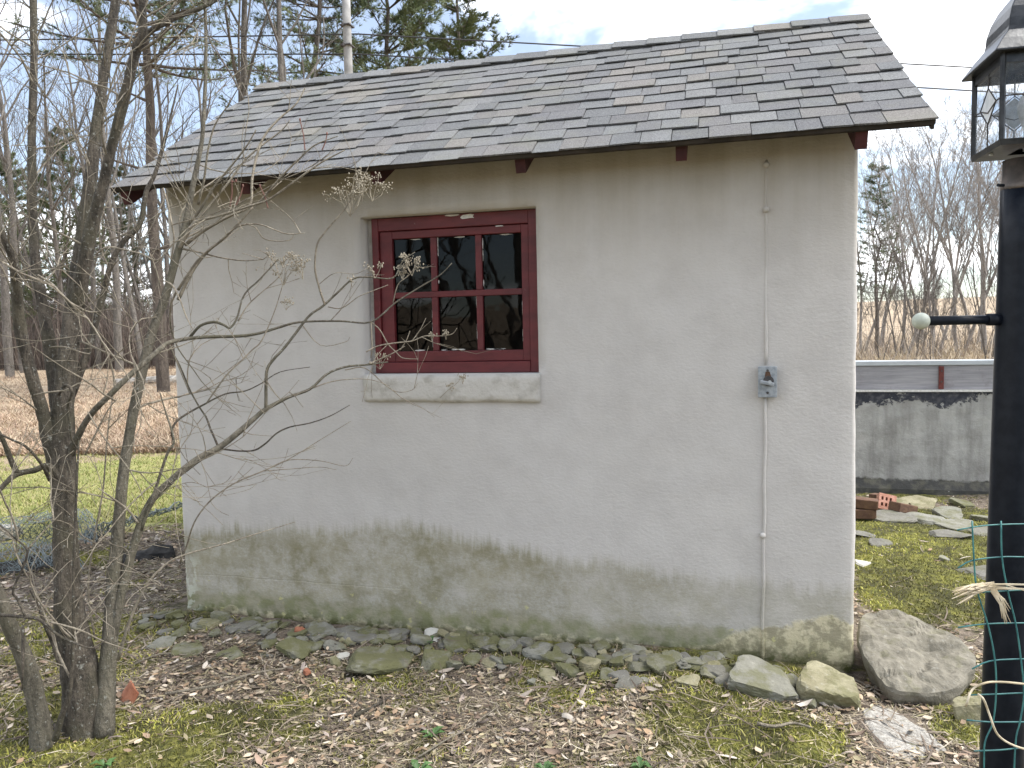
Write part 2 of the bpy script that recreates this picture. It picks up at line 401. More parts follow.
def m_ground():
    t = NT('ground'); n = t.n('ShaderNodeVertexColor'); n.layer_name = 'mask'
    s = t.n('ShaderNodeSeparateColor'); t.l(n.outputs[0], s.inputs[0]); moss, lawn, field = s.outputs
    soil = t.mix(t.rng(t.noise(35, 6, .7), .3, .7), (.085, .065, .047), (.25, .20, .155))
    soil = t.mix(t.rng(t.noise(120, 4, .7), .5, .75), soil, (.36, .31, .25))
    ms = t.mix(t.rng(t.noise(28, 5, .65), .35, .68), (.085, .088, .016), (.26, .25, .05))
    ms = t.mix(t.rng(t.noise(4, 5, .7), .43, .58, 0, .85), ms, (.045, .042, .014))
    mm = t.rng(t.math('ADD', moss, t.math('MULTIPLY', t.math('SUBTRACT', t.noise(16, 5, .7), .5), .7)), .42, .58)
    c = t.mix(mm, soil, ms)
    lw = t.mix(t.rng(t.noise(1.3, 6, .7), .35, .65), (.18, .205, .05), (.32, .30, .11))
    lw = t.mix(t.rng(t.noise(40, 4, .7), .45, .7, 0, .5), lw, (.26, .22, .12))
    c = t.mix(t.rng(t.math('ADD', lawn, t.math('MULTIPLY', t.math('SUBTRACT', t.noise(2.5, 5, .7), .5), .5)), .4, .6), c, lw)
    fl = t.mix(t.rng(t.noise(.7, 6, .7), .35, .65), (.26, .195, .125), (.42, .33, .23))
    fl = t.mix(t.rng(t.noise(6, 5, .7), .5, .75, 0, .6), fl, (.20, .13, .085))
    c = t.mix(t.rng(t.math('ADD', field, t.math('MULTIPLY', t.math('SUBTRACT', t.noise(1.2, 5, .7), .5), .4)), .4, .6), c, fl)
    t.col(c).rough(.97)
    h = t.math('ADD', t.noise(45, 6, .7), t.math('MULTIPLY', mm, t.noise(70, 4, .7)))
    t.bump(h, .9, .025); return t.m
M['ground'] = m_ground()

def m_stone(name, c1, c2, moss=.3, sc=9):
    t = NT(name); p = t.pos(); n1 = t.noise(sc, 6, .65)
    r = t.rnd()
    c = t.mix(t.rng(n1, .3, .7), c1, c2)
    c = t.mix(t.rng(r, 0, 1, 0, .45, False), c, t.mix(.5, c2, (.20, .19, .12)))
    c = t.mix(t.rng(t.noise(45, 5, .7), .55, .75, 0, .5), c, (.38, .37, .33))
    nz_ = t.xyz(t.n('ShaderNodeNewGeometry').outputs['Normal'])[2]
    mo = t.math('MULTIPLY', t.rng(t.noise(11, 5, .65), .62-moss*.45, .72-moss*.3), moss*1.4)
    c = t.mix(t.math('MINIMUM', mo, .9), c, (.105, .105, .036))
    t.col(c).rough(.93).bump(t.math('ADD', t.noise(38, 6, .7), t.noise(9, 3)), .6, .012); M[name] = t.m
m_stone('stone_mossy', (.095, .093, .068), (.19, .185, .14), .55)
m_stone('stone_grey', (.14, .138, .118), (.25, .245, .21), .4)
m_stone('stone_boulder', (.088, .079, .063), (.225, .205, .166), .22, 12)
m_stone('stone_yellow', (.19, .17, .10), (.30, .275, .18), .4)
m_stone('stone_slate', (.105, .10, .088), (.18, .174, .156), .28)
m_stone('stone_pale', (.42, .41, .37), (.58, .57, .53), .05)

def m_lowwall():
    t = NT('low_wall_concrete'); x, y, z = t.xyz()
    c = t.mix(t.rng(t.noise(6, 6, .65), .3, .7), (.33, .325, .305), (.47, .465, .44))
    c = t.mix(t.rng(t.noise(1, 5, .6, t.pos(scale=(7, 7, 1.0))), .45, .75, 0, .7), c, (.17, .165, .15))
    # remains of black coating at the top and along the foot
    top = t.rng(t.math('SUBTRACT', t.math('ADD', z, t.math('MULTIPLY', t.math('SUBTRACT', t.noise(1, 9, .78, t.pos(scale=(2.3, 2.3, 2.6))), .5), .8)), .79), -.05, -.03)
    c = t.mix(top, c, t.mix(t.rng(t.noise(25, 4), .4, .7), (.035, .038, .05), (.1, .1, .11)))
    ft = t.rng(t.math('SUBTRACT', t.math('ADD', z, t.math('MULTIPLY', t.noise(7, 5, .7), .10)), .15), .012, -.012)
    c = t.mix(t.math('MULTIPLY', ft, .9), c, t.mix(t.rng(t.noise(12, 4), .4, .65), (.03, .03, .028), (.09, .085, .06)))
    c = t.mix(t.rng(t.noise(23, 5, .7), .70, .73), c, (.72, .72, .70))
    t.col(c).rough(.93).bump(t.math('ADD', t.noise(30, 6, .7), t.math('MULTIPLY', top, .6)), .6, .012); return t.m
M['low_wall'] = m_lowwall()
def m_board():
    t = NT('weathered_board')
    g = t.noise(1, 6, .65, t.pos(scale=(3, 40, 40)))
    c = t.mix(t.rng(g, .3, .7), (.24, .235, .25), (.36, .35, .36))
    c = t.mix(t.rng(t.noise(4, 5, .7), .5, .72, 0, .7), c, (.17, .15, .15))
    c = t.mix(t.rng(t.noise(8, 3, .5), .70, .74), c, (.06, .05, .05))
    t.col(c).rough(.85).bump(g, .4, .006); return t.m
M['board'] = m_board()
simple('rust_red', (.10, .018, .015), (.15, .038, .028), 30, .75, .2)

# ================================================================== SETTING: the ground
def spaced(a, b, step, lo, hi, g=1.16):
    mid = list(np.arange(a, b+step/2, step)); L = []; s = step; q = a
    while q > lo: s *= g; q -= s; L.append(q)
    R_ = []; s = step; q = b
    while q < hi: s *= g; q += s; R_.append(q)
    return np.array(L[::-1]+mid+R_)
def moss_mask(x, y):
    m = fbm(x, y, 1.5, 71, 4)*1.02+(fbm(x, y, 11, 44, 3)-.5)*.22
    front = sstep(-1.9, -.3, y)*(1-sstep(-.25, -.1, y))
    m = m + .10*sstep(1.4, .2, np.hypot(x-.85, y+.85)/.9) - .06
    right = sstep(3.3, 3.5, x)*sstep(.45, .75, y)*(1-sstep(3.0, 3.4, y))
    m = m + right*.38*(1-sstep(4.6, 5.4, x))
    m = m + .25*sstep(.30, .10, np.hypot(x-3.55, (y+.35)*.8))
    for (u, v, rr, am) in MOSS:
        c = PZ(u, v, 0); m = m + am*sstep(1.0, .3, np.hypot(x-c.x, y-c.y)/rr)
    return np.clip(m, 0, 1)
MOSS = [(200, 715, .28, .22), (270, 705, .22, .2), (140, 670, .2, .14), (60, 700, .2, .16), (30, 655, .2, .14), (520, 700, .3, .13), (590, 690, .25, .12), (690, 725, .3, .17), (770, 740, .28, .18), (830, 735, .15, .12), (950, 728, .12, .25), (310, 690, .2, .12), (420, 690, .2, .08), (500, 690, 1.2, -.03)]
gx = spaced(-3.2, 5.2, .05, -420, 420); gy = spaced(-2.2, 4.6, .05, -420, 420)
GX, GY = np.meshgrid(gx, gy); nx, ny = len(gx), len(gy)
GZ = ground_z(GX, GY)
V = np.stack([GX.ravel(), GY.ravel(), GZ.ravel()], 1)
ii = np.arange(nx*ny).reshape(ny, nx)
FQ = np.stack([ii[:-1, :-1].ravel(), ii[:-1, 1:].ravel(), ii[1:, 1:].ravel(), ii[1:, :-1].ravel()], 1)
gme = np_mesh('ground', V, FQ)
dcam = np.hypot(GX-2.64, GY+3.29)
edge = (fbm(GX, GY, .5, 5, 3)-.5)*1.6
isleft = sstep(3.4, 2.0, GX)
lawn = sstep(5.8, 6.5, dcam+edge*.5)*np.maximum(isleft, sstep(4.3, 5, GY))
field = sstep(9.6, 11.0, dcam+edge)*np.maximum(isleft, sstep(4.3, 5, GY))
at = gme.color_attributes.new('mask', 'FLOAT_COLOR', 'POINT')
mk = np.stack([moss_mask(GX, GY).ravel()*(1-lawn.ravel()), lawn.ravel(), field.ravel(), np.ones(nx*ny)], 1).astype(np.float32)
at.data.foreach_set('color', mk.ravel())
g = link('ground', gme, M['ground'], None, True); tag(g, kind='structure')

# ================================================================== THE SHED
XA, XB, OH, ZE, YR, ZR = -.0995, 3.3991, .25, 2.1216, 1.0668, 2.9819
SLOPE = math.atan2(ZR-ZE, YR+OH); SLEN = math.hypot(ZR-ZE, YR+OH)
shed = thing('shed', (SL/2, SD_/2, 0), 'small off-white stucco shed with grey shingle roof and red window', 'shed')
DN = Vector((0, -math.sin(SLOPE), math.cos(SLOPE))); DS = Vector((0, math.cos(SLOPE), math.sin(SLOPE)))
E0 = Vector((XA, -OH, ZE))
def roofp(u, s, n): return E0 + Vector((u, 0, 0)) + DS*s + DN*n
def under(y):                       # underside of the deck
    yy = y if y <= YR else 2*YR-y
    return ZE + (yy+OH)*math.tan(SLOPE) - .020/math.cos(SLOPE)

# wall shell, running right round the building
WX0, WX1, WZ0, WZ1 = 1.0514, 1.890, 1.226, 1.957       # opening in the front wall
WT = .13
def wall_path():
    L = []; st = .045
    def seg(a, b, snaps=()):
        n = max(1, int(round((b-a).length/st))); ts = [i/n for i in range(n)]
        return [a.lerp(b, t) for t in ts]
    r = .018; P = []
    cs = [Vector((0, 0)), Vector((SL, 0)), Vector((SL, SD_)), Vector((0, SD_))]
    # front run with lines snapped onto the opening's jambs
    xs = sorted(set([round(q, 4) for q in np.concatenate([np.linspace(r, WX0, 24), np.linspace(WX0, WX1, 18), np.linspace(WX1, SL-r, 30)])]))
    for q in xs: P.append((Vector((q, 0)), Vector((0, -1))))
    P.append((Vector((SL-r*.3, r*.3)), Vector((.7, -.7))))
    for q in np.linspace(r, SD_-r, 40): P.append((Vector((SL, q)), Vector((1, 0))))
    for q in np.linspace(SL, 0, 12): P.append((Vector((q, SD_)), Vector((0, 1))))
    for q in np.linspace(SD_-r, r, 40): P.append((Vector((0, q)), Vector((-1, 0))))
    P.append((Vector((r*.3, r*.3)), Vector((-.7, -.7))))
    return P
WP = wall_path(); ZT0 = under(0)
zf = sorted(set([round(q, 4) for q in np.concatenate([np.linspace(-.09, .30, 16), np.linspace(.30, WZ0, 22), np.linspace(WZ0, WZ1, 16), np.linspace(WZ1, ZT0, 8)])]))
mb = MB(); nW = len(WP); nZ = len(zf)
for q, nn in WP:
    top = under(min(max(q.y, 0), SD_))
    for z in zf:
        zz = -.09 + (z+.09)/(ZT0+.09)*(top+.09) if q.y > .02 else z
        p3 = Vector((q.x, q.y, zz))
        d = .005*mnoise.noise(p3*2.2)+.003*mnoise.noise(p3*9)
        lowf = max(0, 1-max(zz, 0)/.16)
        d += lowf*(.012*mnoise.noise(p3*14)+.010*mnoise.noise(p3*31)) - (.015 if zz < .01 else 0)
        near = (WX0-.02 < q.x < WX1+.02 and WZ0-.02 < zz < WZ1+.02)
        mb.v.append((q.x+nn.x*d, q.y+nn.y*d, zz))
def inhole(i, k):
    q0, q1 = WP[i][0], WP[(i+1) % nW][0]
    return q0.y == 0 and q1.y == 0 and q0.x > WX0-.001 and q1.x < WX1+.001 and zf[k] > WZ0-.001 and zf[k+1] < WZ1+.001
for i in range(nW):
    j = (i+1) % nW
    for k in range(nZ-1):
        if inhole(i, k): continue
        mb.f.append((i*nZ+k, j*nZ+k, j*nZ+k+1, i*nZ+k+1))
# reveals: from the rim of the hole inwards
rim = {}
def rv(i, k, y):
    key = (i, k, y)
    if key not in rim:
        p = mb.v[i*nZ+k]; rim[key] = len(mb.v); mb.v.append((p[0], y, p[2]))
    return rim[key]
for i in range(nW-1):
    for k in range(nZ-1):
        if not inhole(i, k): continue
        for (a, b, c, d, di, dk) in ((i, k, i+1, k, 0, -1), (i+1, k+1, i, k+1, 0, 1), (i, k+1, i, k, -1, 0), (i+1, k, i+1, k+1, 1, 0)):
            ni, nk = i+di, k+dk
            if not inhole(ni, nk):
                mb.f.append((a*nZ+b, c*nZ+d, rv(c, d, WT), rv(a, b, WT)))
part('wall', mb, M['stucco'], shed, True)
# interior lining (a plastered room behind the window)
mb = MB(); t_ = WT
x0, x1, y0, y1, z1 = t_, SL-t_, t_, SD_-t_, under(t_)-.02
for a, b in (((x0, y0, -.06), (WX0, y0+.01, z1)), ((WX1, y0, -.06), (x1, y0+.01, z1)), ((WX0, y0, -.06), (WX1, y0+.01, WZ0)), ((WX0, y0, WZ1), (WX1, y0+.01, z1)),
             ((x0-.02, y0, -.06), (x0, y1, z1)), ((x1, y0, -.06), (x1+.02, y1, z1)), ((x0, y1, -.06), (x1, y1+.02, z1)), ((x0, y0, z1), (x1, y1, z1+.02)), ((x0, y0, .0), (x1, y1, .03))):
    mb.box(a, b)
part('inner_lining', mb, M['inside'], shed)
mb = MB(); mb.box((1.80, .40, .03), (1.815, .42, 1.9)); mb.box((1.84, .42, .03), (1.853, .44, 1.9)); mb.box((1.78, .40, 1.40), (1.90, .43, 1.425))
solo('slatted_rack', mb, M['pale_wood'], (1.83, .42, .03), 'pale slatted rack seen dimly through the right-hand window panes', 'rack')

# roof: deck, courses of shingles, ridge caps
mb = MB(); W = XB-XA
def slab(mb, u0, u1, s0, s1, n0, n1):
    P = [roofp(u, s, n) for n in (n0, n1) for s in (s0, s1) for u in (u0, u1)]
    mb.add(P, [(0, 2, 3, 1), (4, 5, 7, 6), (0, 1, 5, 4), (1, 3, 7, 5), (3, 2, 6, 7), (2, 0, 4, 6)])
slab(mb, .012, W-.012, .006, SLEN, -.020, -.004)
n0 = len(mb.v); Q = [(p[0], 2*YR-p[1], p[2]) for p in mb.v[:8]]
mb.add(Q, [(0, 1, 3, 2), (4, 6, 7, 5), (0, 4, 5, 1), (1, 5, 7, 3), (3, 7, 6, 2), (2, 6, 4, 0)])
roof = part('roof', mb, M['dark_wood'], shed)
rng = random.Random(11)
NR = 13; EX = SLEN/NR; nsh = 0; rest = MB()
for i in range(NR):
    u = -rng.uniform(0, .1)-.002; s0 = i*EX-(.012 if i == 0 else 0); s1 = min((i+1)*EX+.06, SLEN-.004)
    while u < W:
        w = rng.choice((.09, .105, .12, .14, .17))*rng.uniform(.92, 1.12)
        a, b = max(u, rng.uniform(-.006, .004)), min(u+w-.003, W+rng.uniform(-.004, .006)); u += w
        if b-a < .035: continue
        if W-b < .05: b = W+rng.uniform(-.004, .006); u = W+1
        th = rng.choice((.002, .0025, .006, .0065)); lift = .0075+rng.uniform(0, .002); ds = rng.uniform(-.004, .004); tl = rng.uniform(-.003, .003)
        P = [roofp(a, s0+ds-tl, lift), roofp(b, s0+ds+tl, lift+rng.uniform(-.001, .002)), roofp(b, s1, .0), roofp(a, s1, .0)]
        P += [p+DN*th for p in P]
        m2 = MB(); m2.add(P, [(0, 3, 2, 1), (4, 5, 6, 7), (0, 1, 5, 4), (1, 2, 6, 5), (2, 3, 7, 6), (3, 0, 4, 7)])
        nsh += 1
        if nsh <= 300: part('shingle', m2, M['shingle'], roof)
        else: rest.add(m2.v, m2.f, rng.choice(((.095, .1, .108), (.135, .142, .148), (.175, .178, .178), (.11, .11, .118), (.19, .177, .16), (.155, .164, .172))))
if rest.v: tag(part('upper_shingle_courses', rest, M['shingle_far'], roof), kind='stuff')
m2 = MB(); a_ = [roofp(u, s, .012) for u in (0, W) for s in (0, SLEN-.02)]
a_ = [Vector((p.x, 2*YR-p.y, p.z)) for p in a_]; b_ = [p-Vector((0, 0, .012)) for p in a_]
m2.add(a_+b_, [(0, 1, 3, 2), (4, 6, 7, 5), (0, 2, 6, 4), (2, 3, 7, 6), (3, 1, 5, 7), (1, 0, 4, 5)]); part('rear_shingle_slope', m2, M['shingle'], roof)
nc = 19; cl = W/nc
for i in range(nc):
    a = i*cl; b = a+cl+.05; m2 = MB(); P = []
    hw = .125+rng.uniform(-.006, .006)
    for u, l in ((a, .019), (min(b, W+.004), .011)):
        l += rng.uniform(0, .003)
        for th in (0, .007):
            f1 = roofp(u, SLEN-hw, l+th); tp = roofp(u, SLEN-.008, l+th); rp = Vector((tp.x, YR, tp.z+.008)); 
            P += [f1, tp, Vector((tp.x, 2*YR-tp.y, tp.z)), Vector((f1.x, 2*YR-f1.y, f1.z))]
    fs = []
    for j in range(3):
        fs += [(4+j, 4+j+1, 12+j+1, 12+j), (0+j, 8+j, 8+j+1, 0+j+1), (j, j+1, 4+j+1, 4+j), (8+j, 12+j, 12+j+1, 8+j+1)]
    fs += [(0, 4, 12, 8), (3, 11, 15, 7)]
    m2.add(P, fs); part('ridge_cap', m2, M['shingle'], roof)
m2 = MB()
for u0, u1 in ((.002, .012), (W-.012, W-.002)):
    slab(m2, u0, u1, .0, SLEN, -.03, -.003)
part('rake_edge', m2, M['dark_wood'], roof)
m2 = MB(); slab(m2, .0, W, -.002, .005, -.012, .004); part('drip_edge', m2, M['dark_wood'], roof)
for rx in (-.052, .585, 1.23, 1.874, 2.519, 3.164):
    m2 = MB(); hw = .021
    y_in = .02 if 0 < rx < SL-.05 else .02
    prof = [(-.215, under(-.215)-.004), (-.19, under(-.19)-.075), (y_in, under(y_in)-.085), (y_in, under(y_in)-.002)]
    if rx < 0 or rx > 3.1:
        prof = [(-.225, under(-.225)-.004), (-.20, under(-.20)-.078), (-.012, under(-.012)-.085), (-.012, under(-.012)-.002)]
        if rx < 0: prof[2:] = [(YR, under(YR)-.085), (YR, under(YR)-.002)]
    P = [(rx+s*hw, y, z) for s in (-1, 1) for y, z in prof]
    m2.add(P, [(0, 1, 2, 3), (7, 6, 5, 4), (0, 4, 5, 1), (1, 5, 6, 2), (2, 6, 7, 3), (3, 7, 4, 0)])
    part('rafter_tail', m2, M['red_dark'], shed)

# window
FX0, FX1, FZ0, FZ1, FY = 1.0835, 1.886, 1.2285, 1.954, .05
mb = MB()
def bar(mb, xa, xb, za, zb, ya, yb): mb.box((xa, ya, za), (xb, yb, zb))
bar(mb, FX0, FX0+.033, FZ0, FZ1, FY, WT-.004); bar(mb, FX1-.045, FX1, FZ0, FZ1, FY, WT-.004)
bar(mb, FX0+.033, FX1-.045, FZ1-.060, FZ1, FY+.002, WT-.004); bar(mb, FX0+.033, FX1-.045, FZ0, FZ0+.050, FY-.004, WT-.004)
win = part('window', mb, M['red'], shed, False, .003)
m2 = MB(); bar(m2, WX0-.001, FX0-.001, FZ0, FZ1, FY+.035, WT-.006); part('jamb_filler', m2, M['sill'], win)
SX0, SX1, SZ0, SZ1 = FX0+.0345, FX1-.0465, FZ0+.0515, FZ1-.0615
PXW = (SX1-SX0-.062-.035-.06)/3; PZH = (SZ1-SZ0-.036-.05-.028)/2
m2 = MB(); y0, y1 = FY+.014, FY+.05
bar(m2, SX0, SX0+.062, SZ0, SZ1, y0, y1); bar(m2, SX1-.035, SX1, SZ0, SZ1, y0, y1)
bar(m2, SX0+.062, SX1-.035, SZ1-.036, SZ1, y0+.0015, y1); bar(m2, SX0+.062, SX1-.035, SZ0, SZ0+.05, y0+.0015, y1)
sash = part('sash', m2, M['red'], win, False, .003)
GX0 = SX0+.062; GZ0 = SZ0+.05
zm = GZ0+PZH
m2 = MB(); bar(m2, GX0, SX1-.035, zm, zm+.028, y0+.008, y1-.004); part('muntin', m2, M['red'], win, False, .003)
for k in (1, 2):
    xm = GX0+k*PXW+(k-1)*.03
    for za, zb in ((GZ0, zm), (zm+.028, SZ1-.036)):
        m2 = MB(); bar(m2, xm, xm+.03, za, zb, y0+.006, y1-.004); part('muntin', m2, M['red'], win, False, .003)
for r_ in range(2):
    for k in range(3):
        xa = GX0+k*(PXW+.03); za = GZ0+r_*(PZH+.028); ty = rng.uniform(-.0015, .0015); tz = rng.uniform(-.0015, .0015)
        m2 = MB(); P = [(xa-.003, y0+.022+ty, za-.003), (xa+PXW+.003, y0+.022-ty, za-.003), (xa+PXW+.003, y0+.022-ty+tz, za+PZH+.003), (xa-.003, y0+.022+ty+tz, za+PZH+.003)]
        m2.add(P, [(0, 1, 2, 3)]); part('pane', m2, M['pane'], win)
# crumbling white putty and bare patches on the red paint
def chip(x, z, w, h, y, seed, name='putty_flake'):
    r = random.Random(seed); m2 = MB(); n = 11; c = []
    for k in range(n):
        a = 2*math.pi*k/n; q = r.uniform(.6, 1.1); c.append((x+w/2*q*math.cos(a), y, z+h/2*q*math.sin(a)))
    b = [(p[0], y+.0025, p[2]) for p in c]
    m2.add(c+b, [tuple(range(n))]+[(k, k+n, (k+1) % n+n, (k+1) % n) for k in range(n)])
    part(name, m2, M['putty'], win)
chip(FX0+.475, FZ1-.016, .075, .026, FY-.0005, 1, 'bare_patch'); chip(FX0+.40, FZ1-.006, .07, .010, FY-.0005, 2, 'bare_patch')
chip(FX0+.62, FZ1-.065, .05, .006, FY+.0115, 3, 'bare_patch')
yq = y0+.0185
for k in range(3):
    xa = GX0+k*(PXW+.03)
    for _ in range(5):
        if k > 0 or _ > 3: chip(xa+rng.uniform(.03, PXW-.03), GZ0+.003+rng.uniform(0, .002), rng.uniform(.03, .08), .007, yq, rng.random())
        if k > 0: chip(xa+.003, zm+.028+rng.uniform(.02, PZH), .005, rng.uniform(.02, .06), yq, rng.random())
        chip(xa+PXW-.003, GZ0+rng.uniform(.02, PZH), .005, rng.uniform(.02, .07), yq, rng.random())
    chip(xa+PXW*.6, zm+.028+PZH-.004, .06, .006, yq, k+50)
# sill
m2 = MB(); nxs, nzs = 26, 7; zs0, zs1 = 1.0985, 1.2235
for k in range(nzs+1):
    for i in range(nxs+1):
        x = WX0-.004+(WX1-WX0+.010)*i/nxs; z = zs0+(zs1-zs0)*k/nzs
        e = min(i, nxs-i); ez = min(k, nzs-k)
        y = -.019+(.006 if e == 0 else 0)+(.006 if ez == 0 else 0)+.004*mnoise.noise(Vector((x*6, z*9, 2)))
        m2.v.append((x, y, z+.004*mnoise.noise(Vector((x*5, 7, z*3)))))
for k in range(nzs):
    for i in range(nxs): a = k*(nxs+1)+i; m2.f.append((a, a+1, a+nxs+2, a+nxs+1))
bb = [k*(nxs+1) for k in range(nzs+1)]
loop = list(range(nxs+1))+[k*(nxs+1)+nxs for k in range(1, nzs+1)]+[nzs*(nxs+1)+i for i in range(nxs-1, -1, -1)]+[k*(nxs+1) for k in range(nzs-1, 0, -1)]
b0 = len(m2.v)
for q in loop: p = m2.v[q]; m2.v.append((p[0], .02 if p[2] < WZ0-.02 else .048, p[2]))
for a in range(len(loop)): c = (a+1) % len(loop); m2.f.append((loop[c], loop[a], b0+a, b0+c))
part('sill', m2, M['sill'], win, True)
# conduit buried in the stucco
m2 = MB(); pts = [(2.845+.002*math.sin(i*.9), -.0005-.003*(1.25 < z < 1.45), z) for i, z in enumerate(np.linspace(1.255, 2.08, 16))]
m2.tube(pts, .006, 8); 
pts = [(2.845-.012*(1-z/1.12)+.002*math.sin(i*1.3), -.003, z) for i, z in enumerate(np.linspace(-.02, 1.12, 20))]
m2.tube(pts, .0062, 8); cond = part('conduit', m2, M['stucco'], shed, True)
for z in (1.882, .544, 2.06):
    m2 = MB(); m2.lathe([(.001, -.012), (.010, -.009), (.013, 0), (.010, .009), (.001, .012)], 10, (2.845 if z > 1 else 2.834, -.008, z), False); part('strap', m2, M['stucco'], cond, True)

# switch box on the wall
bx0, bx1, bz0, bz1 = 2.813, 2.887, 1.122, 1.249
sw = thing('switch_box', (2.85, -.02, 1.185), 'grey metal outdoor switch box with lever, mounted on the stucco wall', 'switch box')
m2 = MB(); m2.box((bx0+.004, -.030, bz0+.004), (bx1-.004, .006, bz1-.004)); part('housing', m2, M['box_metal'], sw, False, .003)
m2 = MB(); m2.box((bx0, -.037, bz0), (bx1, -.0305, bz1)); cov = part('cover', m2, M['box_metal'], sw, False, .003)
m2 = MB(); m2.tube([(2.853, -.037, 1.19), (2.853, -.047, 1.19)], .021, 18); part('dial', m2, M['dark_part'], sw)
m2 = MB(); Mx = Matrix.Translation((2.848, -.053, 1.182)) @ Matrix.Rotation(math.radians(12), 4, 'Y'); m2.box((-.029, -.006, -.008), (.026, .007, .007), Mx); part('lever', m2, M['box_metal'], sw, False, .003)
m2 = MB(); m2.tube([(2.857, -.058, 1.187), (2.857, -.064, 1.187)], .007, 10); part('knob', m2, M['coping'], sw)
for z in (1.232, 1.142):
    m2 = MB(); m2.tube([(2.85, -.036, z), (2.85, -.0405, z)], .0055, 8); part('screw', m2, M['dark_part'], cov)
m2 = MB(); m2.add([(2.842, -.0385, 1.228), (2.858, -.0385, 1.228), (2.866, -.0385, 1.2), (2.838, -.0385, 1.2), (2.842, -.037, 1.228), (2.858, -.037, 1.228), (2.866, -.037, 1.2), (2.838, -.037, 1.2)], [(0, 3, 2, 1), (0, 1, 5, 4), (1, 2, 6, 5), (2, 3, 7, 6), (3, 0, 4, 7)]); part('rust_mark', m2, M['brown_brick'], cov)

# ================================================================== low wall behind, at the right
LY = 3.787
lw = thing('low_wall', (5.5, LY+.1, 0), 'low weathered concrete wall with peeling black coating and board on top', 'wall')
m2 = MB(); nxl, nzl = 60, 14; xl0, xl1 = .4, 9.5
for k in range(nzl+1):
    for i in range(nxl+1):
        x = xl0+(xl1-xl0)*i/nxl; z = -.12+.965*k/nzl
        m2.v.append((x, LY+.012*mnoise.noise(Vector((x*2, 3, z*2)))+.006*mnoise.noise(Vector((x*9, 3, z*9)))-(.03 if z < .08 else 0), z))
for k in range(nzl):
    for i in range(nxl): a = k*(nxl+1)+i; m2.f.append((a, a+1, a+nxl+2, a+nxl+1))
m2.box((xl0, LY+.02, -.12), (xl1, LY+.26, .843)); part('concrete_body', m2, M['low_wall'], lw)
m2 = MB(); m2.box((xl0, LY-.015, .846), (xl1, LY+.24, .862)); part('mortar_ledge', m2, M['putty'], lw)
bxs = [.4, 2.6, 4.475, 6.9, 9.5]
for a, b in zip(bxs[:-1], bxs[1:]):
    m2 = MB(); m2.box((a+.003, LY+.028, .864), (b-.003, LY+.07, 1.066)); part('board', m2, M['board'], lw, False, .003)
m2 = MB(); m2.box((xl0, LY+.015, 1.068), (xl1, LY+.20, 1.108)); part('metal_coping', m2, M['coping'], lw, False, .004)
bp = PY(942, 380, LY); 
m2 = MB(); m2.box((bp.x-.02, LY+.012, .868), (bp.x+.018, LY+.027, 1.06)); br_ = part('red_bracket', m2, M['rust_red'], lw, False, .002)
for z in (.93, 1.02):
    m2 = MB(); m2.tube([(bp.x, LY+.013, z), (bp.x, LY+.006, z)], .007, 8); part('screw', m2, M['dark_part'], br_)

# ================================================================== lamp post
lp = PD(1018.5, 324, 1.95); LX, LYp = lp.x, lp.y
def lz(v): return PD(1020, v, 1.95).z
lamp = thing('lamp_post', (LX-.012, LYp, gz(LX, LYp)), 'black lamp post with leaded glass lantern and ladder bar, right edge', 'lamp post')
zb = lz(187)
m2 = MB(); m2.tube([(LX-.020+.020*k/12, LYp, -.08+(zb+.08)*k/12) for k in range(13)], [.052-.006*k/12 for k in range(13)], 28); part('post', m2, M['black_metal'], lamp, True)
m2 = MB(); m2.lathe([(.0475, zb-.012), (.0485, zb-.008), (.0485, zb+.002), (.0455, zb+.004), (.0445, lz(162))], 28, (LX+.002, LYp, 0)); part('collar', m2, M['copper'], lamp, True)
m2 = MB(); m2.tube([(LX-.05, LYp-.03, zb-.002), (LX-.066, LYp-.04, zb-.002)], .004, 8); part('set_screw', m2, M['black_metal'], lamp)
hz = lz(319); rt2 = Vector((CR.x, CR.y, 0)).normalized()
c0 = Vector((LX-.006, LYp, hz))
for s in (-1, 1):
    m2 = MB(); m2.tube([c0+rt2*s*.04, c0+rt2*s*.226], .0118, 16); m2.tube([c0+rt2*s*.04, c0+rt2*s*.073], .0155, 16); arm = part('ladder_bar', m2, M['black_metal'], lamp, True)
    m2 = MB(); cc = c0+rt2*s*.243; m2.lathe([(.0003, -.0215)]+[(.0215*math.cos(a), .0215*math.sin(a)) for a in np.linspace(-1.45, 1.45, 13)]+[(.0003, .0215)], 20, cc, False); part('ball_end', m2, M['ball'], arm, True)
# lantern: square, standing in line with the shed
NS = 4; LC = Vector((LX+.014, LYp, 0)); Z0 = PD(999, 147.5, 1.88).z; Z1 = PD(996, 55, 1.86).z; RB = .134
def hexp(r, z, k): a = math.pi*.75+.03+k*2*math.pi/NS; return Vector((LC.x+r*math.cos(a), LC.y+r*math.sin(a), z))
def hexlathe(mb, prof, cap=True):
    b0 = len(mb.v)
    for r, z in prof: mb.v += [tuple(hexp(r, z, k)) for k in range(NS)]
    for i in range(len(prof)-1):
        for k in range(NS): k2 = (k+1) % NS; mb.f.append((b0+i*NS+k, b0+i*NS+k2, b0+(i+1)*NS+k2, b0+(i+1)*NS+k))
    if cap: mb.f.append(tuple(b0+k for k in reversed(range(NS)))); mb.f.append(tuple(b0+(len(prof)-1)*NS+k for k in range(NS)))
lan = MB(); hexlathe(lan, [(.05, Z0-.002), (RB+.004, Z0-.002), (RB+.008, Z0+.012), (RB-.010, Z0+.013), (.05, Z0+.013)], False)
lantern = part('lantern', lan, M['lantern_metal'], lamp)
